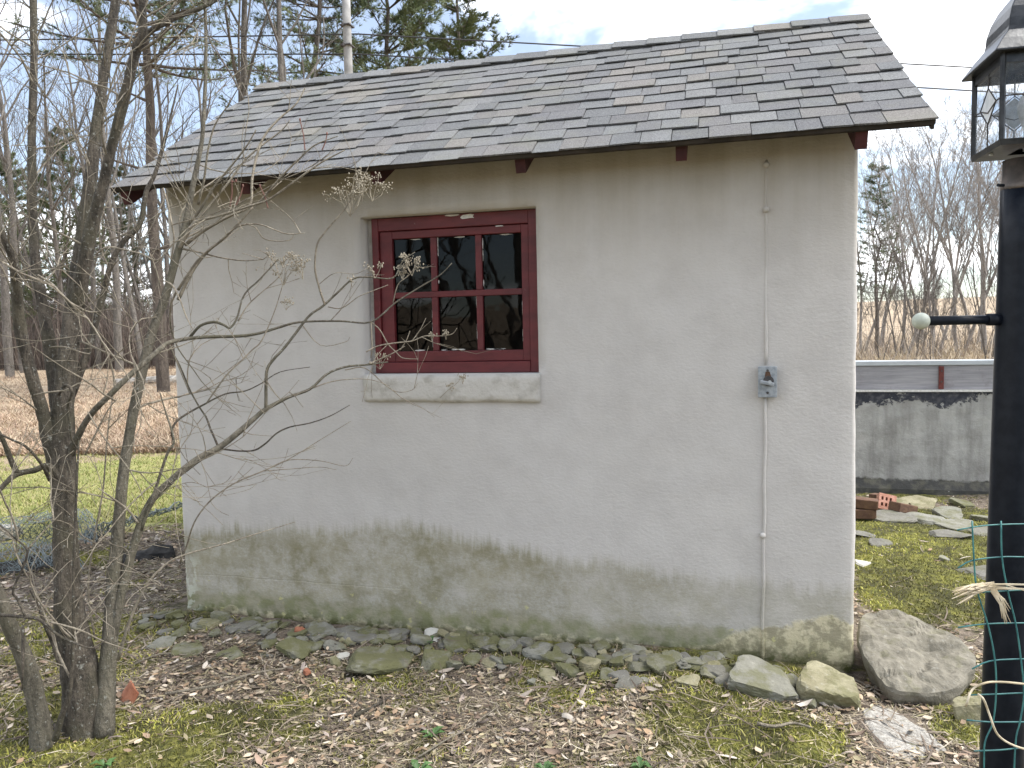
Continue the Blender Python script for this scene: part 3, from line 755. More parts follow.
for k in range(NS):
    a, b = hexp(RB, Z0+.012, k), hexp(RB, Z1, k); m2 = MB(); m2.tube([a, b], .0065, 6); part('frame_bar', m2, M['lantern_metal'], lantern)
m2 = MB(); hexlathe(m2, [(RB-.012, Z1-.028), (RB+.003, Z1-.028), (RB+.003, Z1), (RB-.012, Z1)], False); part('frame_ring', m2, M['lantern_metal'], lantern)
m2 = MB(); hexlathe(m2, [(RB-.02, Z1-.004), (.168, Z1-.006), (.170, Z1-.002), (.140, Z1+.030), (.113, Z1+.054), (.110, Z1+.064), (.108, Z1+.085), (.098, Z1+.113), (.08, Z1+.140), (.055, Z1+.163), (.022, Z1+.180), (.012, Z1+.20), (.02, Z1+.212), (.004, Z1+.232)])
part('lantern_roof', m2, M['lantern_metal'], lantern, False, .004)
for k in range(NS):
    k2 = k+1; a, b, c, d = hexp(RB-.003, Z0+.013, k), hexp(RB-.003, Z0+.013, k2), hexp(RB-.003, Z1-.002, k2), hexp(RB-.003, Z1-.002, k)
    m2 = MB(); m2.add([a, b, c, d], [(0, 1, 2, 3)]); part('glass_panel', m2, M['lamp_glass'], lantern)
    def gp(s, t, out=.0015):
        p = a.lerp(b, s).lerp(d.lerp(c, s), t); q = (p-LC); q.z = 0; return p+q.normalized()*out
    m2 = MB()
    for ln in (((.5, 0), (.5, .28)), ((.5, .72), (.5, 1)), ((.0, .5), (.22, .5)), ((.78, .5), (1, .5)), ((.5, .28), (.22, .5), (.5, .72), (.78, .5), (.5, .28)), ((.22, .5), (.5, .42), (.78, .5)), ((.5, .28), (.5, .20))):
        m2.tube([gp(*q) for q in ln], .0018, 5)
    part('leading', m2, M['dark_part'], lantern)
    m2 = MB(); dm = [(.5, .30), (.25, .5), (.5, .70), (.75, .5)]; m2.add([gp(*q, out=.0008) for q in dm], [(0, 1, 2, 3)]); part('frosted_diamond', m2, M['frost'], lantern)
m2 = MB(); m2.lathe([(.012, Z0), (.012, Z0+.05), (.022, Z0+.08), (.028, Z0+.11), (.02, Z0+.135), (.003, Z0+.145)], 16, (LC.x, LC.y, 0)); part('bulb', m2, M['frost'], lantern, True)
for k in (0, 1): 
    q = hexp(.085, Z0-.0025, k+.5); m2 = MB(); m2.tube([q, q-Vector((0, 0, .004))], .005, 8); part('screw', m2, M['coping'], lantern)

# ================================================================== green wire fence at the post
FD = 1.86
fn_loc = PD(1060, 700, FD); fence = thing('wire_fence', (fn_loc.x, fn_loc.y, 0), 'green coated wire mesh fence with cut ends beside lamp post', 'fence')
HW = [[(957, 530), (985, 525.5), (1024, 524)], [(958, 568), (972, 560.5), (1000, 557), (1024, 557)], [(978, 592.5), (1005, 591), (1024, 590)],
      [(958, 627.5), (985, 624), (1024, 623)], [(972, 669), (990, 661), (1024, 659)], [(970, 695), (1000, 694), (1024, 693)], [(967, 720), (990, 722), (1024, 722)],
      [(974, 751), (1000, 750), (1024, 748)], [(972, 786), (1024, 782)], [(970, 822), (1024, 818)], [(970, 858), (1024, 853)]]
def fd(u): return FD - (max(u, 1024)-1024)*.0004
for h in HW:
    yl = h[-1][1]; h = h+[(1060, yl+1), (1110, yl-2), (1170, yl+1), (1240, yl-1)]
    m2 = MB(); m2.tube([PD(u, v, fd(u)) for u, v in [q[:2] for q in spline(h, 3)]], .0019, 6); part('horizontal_wire', m2, M['green_wire'], fence, True)
VW = [[(972, 521), (974, 560), (977, 590), (988, 625), (995, 661), (996, 693), (993, 722), (985, 742), (984, 768), (983, 860)],
      [(1001, 521), (1002, 558), (1008, 592), (1016, 625), (1021, 660), (1024, 694), (1020, 722), (1015, 750), (1012, 862)]]
for k in range(7): VW.append([(1030+k*29, 522-k*.5), (1033+k*29, 620), (1040+k*29, 700), (1036+k*29, 858)])
for w in VW:
    m2 = MB(); m2.tube([PD(u, v, fd(u)-.003) for u, v in spline(w, 4)], .0019, 6); part('vertical_wire', m2, M['green_wire'], fence, True)
# dry bunch of grass caught in the fence
r = random.Random(4); m2 = MB()
for k in range(34):
    e = (951+r.uniform(0, 14)+abs(k % 3), 588+r.uniform(0, 17)); s = (985+r.uniform(-2, 10), 585+r.uniform(-3, 6))
    m2.tube([PD(*s, FD-.008+r.uniform(-.01, .005)), PD((s[0]+e[0])/2, (s[1]+e[1])/2-r.uniform(0, 3), FD-.02+r.uniform(-.01, .01)), PD(*e, FD-.02+r.uniform(-.03, .02))], [.0016, .0018, .0005], 4)
for k in range(12):
    s = (992+r.uniform(-3, 4), 588+r.uniform(-2, 4)); e = (1004+r.uniform(-3, 7), 622+r.uniform(-16, 3))
    m2.tube([PD(*s, FD-.012), PD((s[0]+e[0])/2+2, (s[1]+e[1])/2, FD-.02), PD(*e, FD-.015)], [.002, .0022, .0006], 4)
for k in range(6):
    m2.tube([PD(988, 585+r.uniform(-2, 4), FD-.01), PD(1005, 586+r.uniform(-2, 3), FD-.014), PD(1034, 588+r.uniform(-6, 6), FD-.012)], [.002, .002, .0008], 4)
q = PD(985, 590, FD); solo('dry_grass_bunch', m2, M['straw'], q, 'bunch of pale dry grass caught in the green wire mesh', 'dry grass')
for pts, lab in (([(966, 706), (972, 690), (985, 683), (1000, 682), (1024, 684), (1070, 690)], 'upper pale dry vine twisted through the wire fence'), ([(1075, 756), (1040, 752), (1015, 746), (998, 735), (990, 716), (984, 700), (978, 694)], 'lower pale dry vine curling through the wire fence')):
    m2 = MB(); m2.tube([PD(u, v, FD-.012-.006*math.sin(i)) for i, (u, v) in enumerate(spline(pts, 4))], .0026, 7); q = PD(*pts[0], FD); solo('dry_vine', m2, M['straw'], q, lab, 'vine', None, True)

# ================================================================== stones
def rock(seed, sx, sy, sz, npl=12, sub=2, rough=.05, flat=None):
    r = random.Random(seed); bm = bmesh.new(); bmesh.ops.create_icosphere(bm, subdivisions=sub+1, radius=1)
    pl = []
    for k in range(npl):
        n = Vector((r.gauss(0, 1), r.gauss(0, 1), r.gauss(0, .32))).normalized(); pl.append((n, r.uniform(.55, .9)))
    pl += [(Vector((r.uniform(-.12, .12), r.uniform(-.12, .12), 1)).normalized(), r.uniform(.5, .62)), (Vector((0, 0, -1)), .6)]
    m2 = MB(); of = Vector((seed*1.7 % 50, seed*.3 % 31, 0))
    for v in bm.verts:
        d = v.co.normalized(); R_ = 1.15
        for n, h in pl:
            c = n.dot(d)
            if c > 1e-3: R_ = min(R_, h/c)
        R_ *= 1+rough*mnoise.noise(d*2.2+of)+rough*.8*mnoise.noise(d*6+of)+rough*.5*mnoise.noise(d*15+of)
        p = d*R_; m2.v.append((p.x*sx, p.y*sy, p.z*sz*1.6))
    m2.f = [tuple(v.index for v in f.verts) for f in bm.faces]; bm.free(); return m2
def put_stone(name, u, v, wpx, hpx, mat, label, seed, group=None, thick=None, tilt=None, cat='stone', rot=None, sub=2, depthk=1.0, z=None, npl=8, rough=.05):
    p = PZ(u, v, .01); d = DEP(p); w = wpx*d/F
    r = random.Random(seed)
    view = max(.25, (O.z)/(p-O).length)             # how much of the depth the lens sees
    th = thick if thick is not None else max(.018, .38*hpx*d/F)
    dp = max(.03, min(.9*w, (hpx*d/F-th*.6)/view*depthk))
    sx, sy, sz = w/2*1.12, max(dp, .03)/2*1.15, th/2*1.15
    m2 = rock(seed, sx, sy, sz, npl, max(sub, 3), rough)
    q = Vector((p.x, p.y, 0)); base = gz(q.x, q.y)
    q.z = base+th*.34 if z is None else z
    if 0 < q.x < SL and q.y > -.03-sy: q.y = -.03-sy
    o = link(name, m2.mesh(name), M[mat]); o.location = q
    tl = tilt if tilt is not None else (r.uniform(-2, 16), r.uniform(-9, 9))
    o.rotation_euler = (math.radians(tl[0]), math.radians(tl[1]), rot if rot is not None else YAW*-1+r.uniform(-.5, .5))
    return tag(o, label, cat, group)
RG = 'stones in the rubble strip at the foot of the shed wall'
STN = [(208, 625, 24, 13, 'stone_yellow', 'brownish mossy stone below the left corner of the shed'),
 (230, 651, 27, 18, 'stone_mossy', 'greenish squarish stone in the rubble near the shed left corner'),
 (188, 646, 34, 14, 'stone_mossy', 'long mossy grey stone left of the shed corner'),
 (163, 640, 30, 14, 'stone_grey', 'grey flat stone in the leaves between tree and shed corner'),
 (297, 649, 36, 24, 'stone_mossy', 'rounded moss-covered stone below the orange crumb at the wall'),
 (270, 640, 22, 14, 'stone_mossy', 'mossy stone left of the orange crumb at the wall foot'),
 (320, 633, 28, 14, 'stone_grey', 'grey stone right of the orange crumb at the wall foot'),
 (360, 638, 42, 12, 'stone_slate', 'thin slate lying tilted above the large flat mossy stone'),
 (376, 657, 68, 24, 'stone_mossy', 'largest flat mossy stone at the foot of the wall, left of centre'),
 (343, 654, 15, 9, 'stone_pale', 'small chalky white stone left of the largest flat mossy stone'),
 (435, 659, 36, 26, 'stone_mossy', 'five-sided mossy stone below the rough white stone'),
 (438, 634, 22, 12, 'stone_pale', 'rough whitish stone against the wall under the window'),
 (461, 639, 36, 15, 'stone_mossy', 'flat olive stone right of the rough whitish stone'),
 (485, 645, 25, 15, 'stone_mossy', 'olive stone at the wall foot below the window right edge'),
 (489, 658, 22, 11, 'stone_yellow', 'yellowish flat stone in front of the olive stones under the window'),
 (508, 650, 17, 12, 'stone_slate', 'small dark slate stone below the window right edge'),
 (517, 640, 15, 12, 'stone_mossy', 'small upright mossy stone against the wall'),
 (541, 652, 30, 20, 'stone_grey', 'grey angular stone in the rubble, right of the window line'),
 (546, 671, 19, 15, 'stone_yellow', 'pale yellow pointed stone in front of the rubble strip'),
 (531, 676, 9, 8, 'stone_grey', 'tiny round pebble left of the pale yellow pointed stone'),
 (562, 653, 13, 10, 'stone_grey', 'small grey stone close to the wall near mid rubble'),
 (588, 669, 25, 27, 'stone_yellow', 'tall yellowish mossy block standing in the rubble strip'),
 (605, 662, 18, 16, 'stone_mossy', 'mossy stone right behind the tall yellowish block'),
 (625, 661, 21, 12, 'stone_grey', 'pale grey-green stone against the wall right of the yellowish block'),
 (611, 676, 27, 11, 'stone_mossy', 'flat mossy stone above the dark thin slate'),
 (628, 684, 34, 9, 'stone_slate', 'dark thin slate at the front of the rubble strip'),
 (660, 671, 28, 26, 'stone_mossy', 'dark rounded stone standing upright against the wall'),
 (696, 668, 24, 12, 'stone_grey', 'grey slab against the wall right of the upright dark stone'),
 (690, 684, 24, 15, 'stone_yellow', 'tan stone left of the big grey slab'),
 (713, 676, 20, 12, 'stone_mossy', 'mossy stone touching the left end of the big grey slab'),
 (787, 684, 22, 16, 'stone_mossy', 'mossy stone between the big grey slab and the yellow block')]
for i, s in enumerate(STN): put_stone('stone', *s, seed=100+i, group=RG)
put_stone('stone', 763, 688, 70, 34, 'stone_grey', 'big grey angular slab lying below the conduit', 201, RG, thick=.06, tilt=(12, 5), rot=.1, sub=3)
put_stone('stone', 829, 692, 56, 36, 'stone_yellow', 'yellow mossy block below the right corner of the shed', 202, RG, thick=.085, tilt=(8, 8), rot=-.15, sub=3)
BO = [(858, 622), (866, 611), (888, 608), (910, 613), (938, 627), (962, 638), (973, 652), (973, 668), (962, 683), (938, 689), (905, 690), (888, 684), (874, 668), (862, 648)]
m2 = MB(); ring = []
for q in spline(BO+BO[:1], 9)[:-1]:
    z = .045+(.17-.045)*(690-q[1])/82; ring.append(PZ(q[0], q[1], z))
bc = sum(ring, Vector())/len(ring); n = len(ring)
def bring(f, dz, dn=.0):
    L = []
    for p in ring:
        q = Vector((bc.x+(p.x-bc.x)*f, bc.y+(p.y-bc.y)*f, (bc.z+(p.z-bc.z)*f)+dz))
        w = Vector((q.x*4+q.y*2.5, q.y*9-q.x*3, q.z*6)); rg = 1-abs(mnoise.noise(w))*2.2
        k = mnoise.noise(q*4)*.020+mnoise.noise(q*11)*.012+mnoise.noise(q*27)*.007+mnoise.noise(q*60)*.003-max(0, rg-.6)*.03
        out = Vector((p.x-bc.x, p.y-bc.y, 0)).normalized(); e = mnoise.noise(q*8)*.016+mnoise.noise(q*24)*.008
        L.append(q+Vector((0, 0, k*(1.2 if f < .97 else .5)))+out*e*min(1, f))
    return L
prof = [(.66, -.24), (.76, -.15), (.86, -.10), (.95, -.062), (.985, -.04), (1.0, -.016), (.99, -.003), (.95, .004), (.9, .008), (.84, .009), (.77, .010), (.7, .011), (.62, .012), (.54, .012), (.46, .012), (.38, .012), (.3, .012), (.21, .012), (.12, .012), (.03, .012)]
for f, dz in prof: m2.v += [tuple(q) for q in bring(f, dz)]
for k in range(len(prof)-1):
    for j in range(n): m2.f.append((k*n+j, k*n+(j+1) % n, (k+1)*n+(j+1) % n, (k+1)*n+j))
m2.f.append(tuple((len(prof)-1)*n+j for j in range(n)))
solo('boulder', m2, M['stone_boulder'], (bc.x, bc.y, 0), 'large grey boulder beside the right corner of the shed', 'boulder', None, False)
put_stone('stone', 973, 712, 34, 28, 'stone_yellow', 'round brown stone half hidden behind the lamp post', 204, None, thick=.09)
r = random.Random(77); SG = 'small rubble stones along the wall'
for i in range(170):
    x = r.uniform(-.15, SL-.1); s = r.uniform(.015, .05)*r.uniform(.7, 1.15); y = -.03-s-abs(r.gauss(0, .13))
    m2 = rock(300+i, s, s*r.uniform(.6, 1), s*r.uniform(.2, .42), 6, 2, .04); o = link('rubble_stone', m2.mesh('rubble_stone'), M[r.choice(('stone_mossy', 'stone_grey', 'stone_mossy', 'stone_mossy', 'stone_yellow', 'stone_slate'))])
    o.location = (x, y, gz(x, y)+s*.32); o.rotation_euler = (r.uniform(-.3, .3), r.uniform(-.3, .3), r.uniform(0, 6))
    tag(o, 'small stone wedged in the rubble strip along the wall foot', 'stone', SG)
for i in range(60):
    x = r.uniform(.0, SL-.45); s = r.uniform(.035, .065); y = -.025-s*.7-abs(r.gauss(0, .09))
    m2 = rock(700+i, s, s*r.uniform(.55, .85), s*r.uniform(.16, .28), 6, 2, .05); o = link('rubble_stone', m2.mesh('rubble_stone'), M[r.choice(('stone_mossy', 'stone_mossy', 'stone_grey', 'stone_slate'))])
    o.location = (x, y, gz(x, y)+s*.12); o.rotation_euler = (r.uniform(.0, .35), r.uniform(-.2, .2), r.uniform(-.8, .8))
    tag(o, 'flat mossy stone lying in the rubble strip along the wall foot', 'stone', 'flat rubble stones along the wall')
# slates and bricks heaped in front of the low wall
BG = 'stone slabs heaped below the low wall'
for i, s in enumerate([(889, 517, 42, 14, 'stone_slate', 'dark slab in front of the holed brick'), (925, 519, 34, 16, 'stone_grey', 'tilted grey slab in the heap right of the dark slab'),
  (950, 513, 30, 12, 'stone_grey', 'grey slab at the back of the heap under the low wall'), (957, 523, 38, 12, 'stone_grey', 'pale long slab in the middle of the heap'), (953, 534, 36, 9, 'stone_slate', 'flat slab at the front edge of the heap'),
  (982, 516, 28, 12, 'stone_grey', 'grey slab of the heap just left of the lamp post'), (985, 529, 30, 12, 'stone_slate', 'slate of the heap partly behind the lamp post'),
  (918, 503, 40, 14, 'stone_yellow', 'yellowish mossy stone against the foot of the low wall'), (965, 502, 26, 11, 'stone_mossy', 'mossy stone against the foot of the low wall near the post'),
  (880, 541, 18, 8, 'stone_slate', 'small slate set in the moss near the shed'), (862, 533, 20, 8, 'stone_slate', 'dark slate in the moss beside the shed wall')]):
    put_stone('slab', *s, seed=400+i, group=BG, cat='stone')
put_stone('slate', 988, 572, 48, 34, 'stone_slate', 'blue-grey slate sheet lying behind the wire mesh', 430, None, thick=.03, tilt=(4, -6), cat='slate')
put_stone('stone', 945, 556, 13, 8, 'stone_grey', 'small grey stone lying in the bright moss', 431)
put_stone('stone', 862, 560, 16, 7, 'stone_pale', 'small pale stone in the moss beside the shed', 432)
# bricks
def brick_loc(u, v): p = PZ(u, v, .02); return p
bp_ = PZ(886, 507, .03)
bk = thing('holed_brick', (bp_.x, bp_.y, bp_.z), 'pinkish brick with rows of holes tipped up in the rubble', 'brick')
BW, BH, BT = .125, .125, .06; Mb = Matrix.Translation(bp_+Vector((0, 0, .03))) @ Matrix.Rotation(.18, 4, 'Z') @ Matrix.Rotation(math.radians(-28), 4, 'X') @ Matrix.Rotation(math.radians(14), 4, 'Y')
m2 = MB(); xs = [-.5, -.36, -.24, -.12, .0, .12, .24, .36, .5]; zs = [-.5, -.3, -.08, .08, .30, .5]
hol = lambda i, k: i in (1, 3, 5) and k in (1, 3) or (i == 6 and False)
idx = {}
for i, a in enumerate(xs):
    for k, c in enumerate(zs): idx[i, k] = len(m2.v); m2.v.append(tuple(Mb @ Vector((a*BW, -BT/2, c*BH))))
for i in range(8):
    for k in range(5):
        q = (idx[i, k], idx[i+1, k], idx[i+1, k+1], idx[i, k+1])
        if not hol(i, k): m2.f.append(q)
        else:
            b = len(m2.v)
            for ix in q: m2.v.append(tuple(Vector(m2.v[ix])+(Mb.to_3x3() @ Vector((0, .045, 0)))))
            for e in range(4): m2.f.append((q[e], q[(e+1) % 4], b+(e+1) % 4, b+e))
            m2.f.append((b, b+1, b+2, b+3))
m2.box((-BW/2, -BT/2+.046, -BH/2), (BW/2, BT/2, BH/2), Mb)
rimv = [(-.5, -.5), (.5, -.5), (.5, .5), (-.5, .5)]
P = [Mb @ Vector((a*BW, -BT/2, c*BH)) for a, c in rimv]+[Mb @ Vector((a*BW, -BT/2+.047, c*BH)) for a, c in rimv]
m2.add(P, [(0, 4, 5, 1), (1, 5, 6, 2), (2, 6, 7, 3), (3, 7, 4, 0)])
part('brick_body', m2, M['brick'], bk)
for i, (u, v, a, ti, lab) in enumerate(((860, 515, .1, 0, 'lower dark brown brick stacked beside the shed corner'), (863, 503, -.15, 5, 'upper dark brown brick stacked beside the shed corner'), (903, 510, .7, 14, 'dark brown brick right of the holed brick'), (878, 500, 1.2, 8, 'dark brown brick behind the holed brick'))):
    p = PZ(u, v, .03); Mb = Matrix.Translation((p.x, p.y, (.045 if i != 1 else .12))) @ Matrix.Rotation(a, 4, 'Z') @ Matrix.Rotation(math.radians(ti), 4, 'Y')
    if i == 1: Mb = Matrix.Translation((PZ(860, 515, .03).x+.02, PZ(860, 515, .03).y+.01, .118)) @ Matrix.Rotation(a, 4, 'Z') @ Matrix.Rotation(math.radians(3), 4, 'Y')
    m2 = MB(); m2.box((-.1, -.05, -.034), (.1, .05, .034), Mb); o = solo('brick', m2, M['brown_brick'], Mb.translation, lab, 'brick', 'dark bricks in the heap')
    b = o.modifiers.new('bevel', 'BEVEL'); b.width = .006; b.segments = 2
# concrete strip in front of the boulder
poly = [(857, 703), (868, 697), (893, 700), (915, 716), (950, 742), (948, 750), (905, 757), (880, 740), (862, 722)]
m2 = MB(); P = [PZ(q[0], q[1], .01) for q in spline(poly+poly[:1], 5)[:-1]]; n = len(P); cx = sum((p for p in P), Vector())/n; NRG = 6
for k in range(NRG+1):
    for j, p in enumerate(P):
        f = 1-k/NRG*.98; w = 1+.07*mnoise.noise(Vector((j*.7, k*.2, 4))); q = Vector((cx.x+(p.x-cx.x)*f*w, cx.y+(p.y-cx.y)*f*w, 0))
        q.z = gz(q.x, q.y)+(-.02 if k == 0 else .004 if k == 1 else .009)+.006*mnoise.noise(q*14); m2.v.append(tuple(q))
for k in range(NRG):
    for j in range(n): m2.f.append((k*n+j, k*n+(j+1) % n, (k+1)*n+(j+1) % n, (k+1)*n+j))
m2.f.append(tuple(NRG*n+j for j in range(n)))
solo('concrete_slab', m2, M['concrete_path'], (cx.x, cx.y, 0), 'pale rough concrete slab sunk in the ground before the boulder', 'slab')
# terracotta crumbs and shards
for i, (u, v, w, lab) in enumerate(((299, 633, 13, 'bright orange crumb of brick between stones at the wall'), (307, 668, 11, 'orange crumb of brick lying in the litter before the wall'))):
    p = PZ(u, v, .02); s = w*DEP(p)/F/2; m2 = rock(500+i, s, s*.8, s*.5, 10, 2, .12); o = link('brick_crumb', m2.mesh('brick_crumb'), M['terracotta'], None, False); o.location = (p.x, min(p.y, -.07), gz(p.x, p.y)+.02); tag(o, lab, 'crumb')
p = PZ(126, 697, .0); m2 = MB(); r = random.Random(5); ns = 9
for k in range(ns):
    for j in range(4): a = -.7+1.4*k/(ns-1); m2.v.append((.075*math.sin(a)*(1-.06*j), .075*math.cos(a)-.06+.012*j*0, .026*j*(1-.25*abs(a)*(j == 3))))
for k in range(ns-1):
    for j in range(3): q = k*4+j; m2.f.append((q, q+4, q+5, q+1))
o = link('pot_shard', m2.mesh('pot_shard'), M['terracotta']); sm = o.modifiers.new('solid', 'SOLIDIFY'); sm.thickness = .008; o.location = (p.x, p.y, gz(p.x, p.y)-.01); o.rotation_euler = (.5, -.3, 2.6); tag(o, 'orange clay pot shard behind the tree base', 'shard')

# ================================================================== front tree (many stems), traced from the picture with real depths
tb = PZ(82, 728, 0); D0 = DEP(tb)
tree = thing('multi_stem_tree', (tb.x, tb.y, gz(tb.x, tb.y)), 'leafless multi-stemmed tree with spreading twigs in the left foreground', 'tree')
LIMBS = []
def limb(name, pts, mat, n=8, k=4, rough=.16, cap=True):
    """pts: (u, v, depth offset, width in pixels)"""
    S = spline(pts, k); P = [PD(s[0], s[1], D0+s[2]) for s in S]; R_ = [max(.0011, s[3]*(.37 if s[3] > 12 else .36)*(D0+s[2])/F) for s in S]
    m2 = MB(); m2.tube(P, R_, n, cap, rough, len(LIMBS)*3.1); part(name, m2, M[mat], tree, True); LIMBS.append((P, R_)); return P
B, S_ = 'bark_front', 'bark_smooth'
limb('stem', [(92, 748, .02, 70), (90, 725, .02, 62), (84, 690, .0, 50), (74, 640, 0, 40), (68, 590, 0, 34), (65, 530, 0, 31), (64, 480, 0, 31), (62, 440, 0, 32), (64, 405, .0, 26), (68, 360, .02, 25), (74, 310, .05, 23), (82, 250, .08, 20), (88, 200, .1, 17), (95, 140, .12, 15), (102, 90, .14, 13), (110, 40, .16, 12), (120, -30, .2, 11)], B, 14, 5, .22)
limb('stem', [(58, 470, 0, 24), (50, 440, -.02, 20), (40, 405, -.05, 17), (26, 355, -.1, 15), (18, 310, -.14, 14), (15, 268, -.2, 13), (5, 240, -.25, 12), (-20, 205, -.3, 11)], B, 10, 5, .2)
limb('stem', [(60, 430, .05, 20), (54, 380, .07, 17), (47, 330, .1, 16), (38, 280, .12, 13), (33, 230, .15, 12), (32, 170, .17, 11.5), (32, 120, .2, 10), (34, 60, .22, 9), (33, 0, .24, 9), (30, -40, .25, 8)], B, 10, 5, .18)
limb('stem', [(76, 310, .05, 20), (84, 265, .02, 18), (93, 222, 0, 16), (104, 180, -.03, 14), (115, 135, -.06, 13), (126, 92, -.08, 13), (135, 55, -.1, 12), (143, 32, -.12, 11), (142, -5, -.14, 9), (138, -40, -.15, 8)], B, 10, 5, .18)
limb('stem', [(141, 40, -.1, 9), (155, 28, -.1, 8), (180, 16, -.09, 7), (205, 6, -.08, 6), (235, -12, -.05, 5)], B, 8)
limb('stem', [(70, 395, .08, 14), (86, 356, .1, 10), (94, 328, .12, 9), (103, 295, .14, 8), (112, 262, .16, 7.5), (124, 241, .18, 7), (140, 224, .2, 6.5), (146, 192, .22, 6), (155, 174, .24, 5.5), (165, 139, .26, 4.5), (171, 115, .28, 3), (178, 85, .3, 2)], B, 8)
limb('stem', [(104, 735, -.02, 28), (106, 690, 0, 24), (110, 640, .02, 20), (114, 580, .04, 18), (119, 520, .05, 15), (124, 470, .06, 14), (132, 420, .07, 13), (142, 372, .08, 13), (153, 330, .1, 12), (165, 298, .11, 11), (175, 262, .12, 10), (185, 226, .13, 9), (194, 180, .15, 7), (202, 140, .17, 5.5), (205, 90, .2, 5), (206, 50, .22, 4.5), (205, 0, .25, 4), (204, -30, .27, 4)], S_, 10, 5, .1)
limb('stem', [(112, 640, .02, 13), (121, 596, .03, 12), (131, 556, .05, 12), (142, 520, .07, 11), (152, 500, .08, 10), (162, 489, .09, 10), (181, 472, .1, 10), (200, 458, .12, 10), (220, 447, .14, 9), (240, 431, .15, 8), (255, 418, .17, 7), (266, 409, .18, 6.5), (289, 397, .2, 4.5), (310, 389, .22, 4), (327, 374, .24, 3.6), (345, 367, .25, 3.2), (368, 364.6, .27, 2.6), (388, 362, .28, 1.6)], S_, 9, 4, .1)
limb('stem', [(42, 752, -.1, 30), (40, 725, -.1, 27), (35, 695, -.12, 24), (25, 660, -.15, 22), (10, 625, -.2, 20), (-4, 592, -.24, 18), (-30, 540, -.3, 16)], S_, 10, 4, .14)
limb('limb', [(62, 480, -.02, 13), (48, 466, -.06, 9), (35, 470, -.1, 8), (17, 474, -.14, 8), (5, 484, -.18, 7), (-8, 500, -.2, 6)], B, 8)
limb('limb', [(17, 474, -.14, 8), (9, 455, -.16, 7), (2, 438, -.18, 6), (-10, 420, -.2, 5)], B, 8)
limb('limb', [(50, 480, -.05, 6), (40, 462, -.12, 4), (25, 446, -.16, 3.4), (8, 438, -.2, 3), (-8, 430, -.2, 2.5)], B, 7)
limb('limb', [(70, 455, .0, 12), (80, 432, -.05, 9), (92, 413, -.08, 8), (110, 395, -.1, 8), (130, 375, -.08, 7.5), (148, 360, -.04, 7), (160, 349, 0, 6.5), (168, 343, .05, 6), (185, 339, .1, 5.5), (205, 337, .14, 5), (240, 336, .2, 4.4), (260, 333, .22, 4), (280, 327, .24, 3.6), (300, 322, .25, 3.2), (340, 321, .28, 2.8), (371, 322, .3, 2.4), (395, 303, .32, 2.2), (420, 287, .33, 2), (440, 275, .34, 1.7), (452, 263, .34, 1.3)], S_, 9, 4, .1)
limb('limb', [(266, 409, .18, 5), (266, 388, .18, 4.6), (267, 370, .18, 4.4), (273, 360, .18, 4), (285, 347, .19, 4), (298, 330, .2, 3.8), (310, 315, .2, 3.6), (323, 306, .21, 3.4), (337, 293, .22, 3), (353, 279, .23, 2.6), (368, 277, .24, 2.4), (393, 278, .26, 2), (402, 262, .27, 1.6), (415, 252, .28, 1.2)], S_, 8, 4, .1)
limb('limb', [(325, 305, .21, 3.2), (319, 287, .2, 3), (315, 268, .18, 2.8), (317, 245, .17, 2.6), (325, 232, .17, 2.4), (338, 217, .17, 2.2), (347, 206, .17, 1.9), (354, 190, .17, 1.5), (358, 175, .17, 1.2)], 'twig', 7, 4, .06)
limb('limb', [(190, 337, .12, 4), (200, 326, .11, 4), (214, 322, .1, 4), (224, 325, .1, 3.6), (230, 328, .11, 3), (237, 318, .12, 2.8), (242, 300, .13, 2.6), (248, 290, .14, 2.4), (258, 281, .15, 2.2), (272, 266, .16, 1.8), (279, 258, .17, 1.2)], S_, 7, 4, .1)
limb('limb', [(238, 321, .12, 2), (248, 305, .15, 1.8), (262, 292, .16, 1.6), (278, 278, .18, 1.2), (284, 268, .18, 1)], 'twig', 6)
limb('limb', [(118, 660, -.05, 5), (130, 620, -.07, 4), (146, 586, -.06, 3.5), (165, 565, -.04, 3), (184, 555, -.02, 2.5), (224, 544, 0, 2), (259, 533, .03, 1.6), (295, 522, .05, 1)], 'twig', 6)
limb('limb', [(180, 562, .25, 2.5), (187, 545, .22, 2.4), (194, 523, .2, 2.2), (209, 502, .2, 2.2), (233, 484, .2, 2.2), (263, 471, .2, 2), (289, 459, .2, 1.6), (320, 440, .21, 1.2), (351, 421, .22, .9)], 'twig', 6)
limb('limb', [(263, 471, .2, 1.6), (289, 460, .22, 1.5), (321, 461, .23, 1.2), (345, 466, .24, 1), (353, 458, .24, .8)], 'twig', 5)
limb('limb', [(263, 471, .2, 1.5), (290, 469, .19, 1.2), (320, 467, .19, 1), (337, 470, .19, .8)], 'twig', 5)
limb('limb', [(222, 449, .14, 3), (240, 451, .12, 2.6), (255, 450, .1, 2.4), (266, 443, .1, 2.2), (277, 433, .1, 2.2), (290, 427, .11, 2), (310, 423, .12, 1.8), (330, 416, .13, 1.5), (350, 405, .14, 1)], B, 6)
limb('limb', [(218, 446, .14, 3.2), (211, 430, .16, 2.8), (206, 417, .17, 2.6), (200, 408, .18, 2.4), (190, 390, .2, 2.2), (180, 366, .22, 2.2), (170, 348, .24, 2)], B, 6)
limb('limb', [(174, 443, .05, 3.4), (172, 430, .06, 3.4), (178, 420, .07, 3), (190, 412, .09, 2.8), (203, 405, .1, 2.4), (225, 394, .12, 2.2), (245, 391, .14, 1.9), (262, 383, .16, 1.6), (280, 372, .18, 1.3), (310, 367, .2, 1)], B, 6)
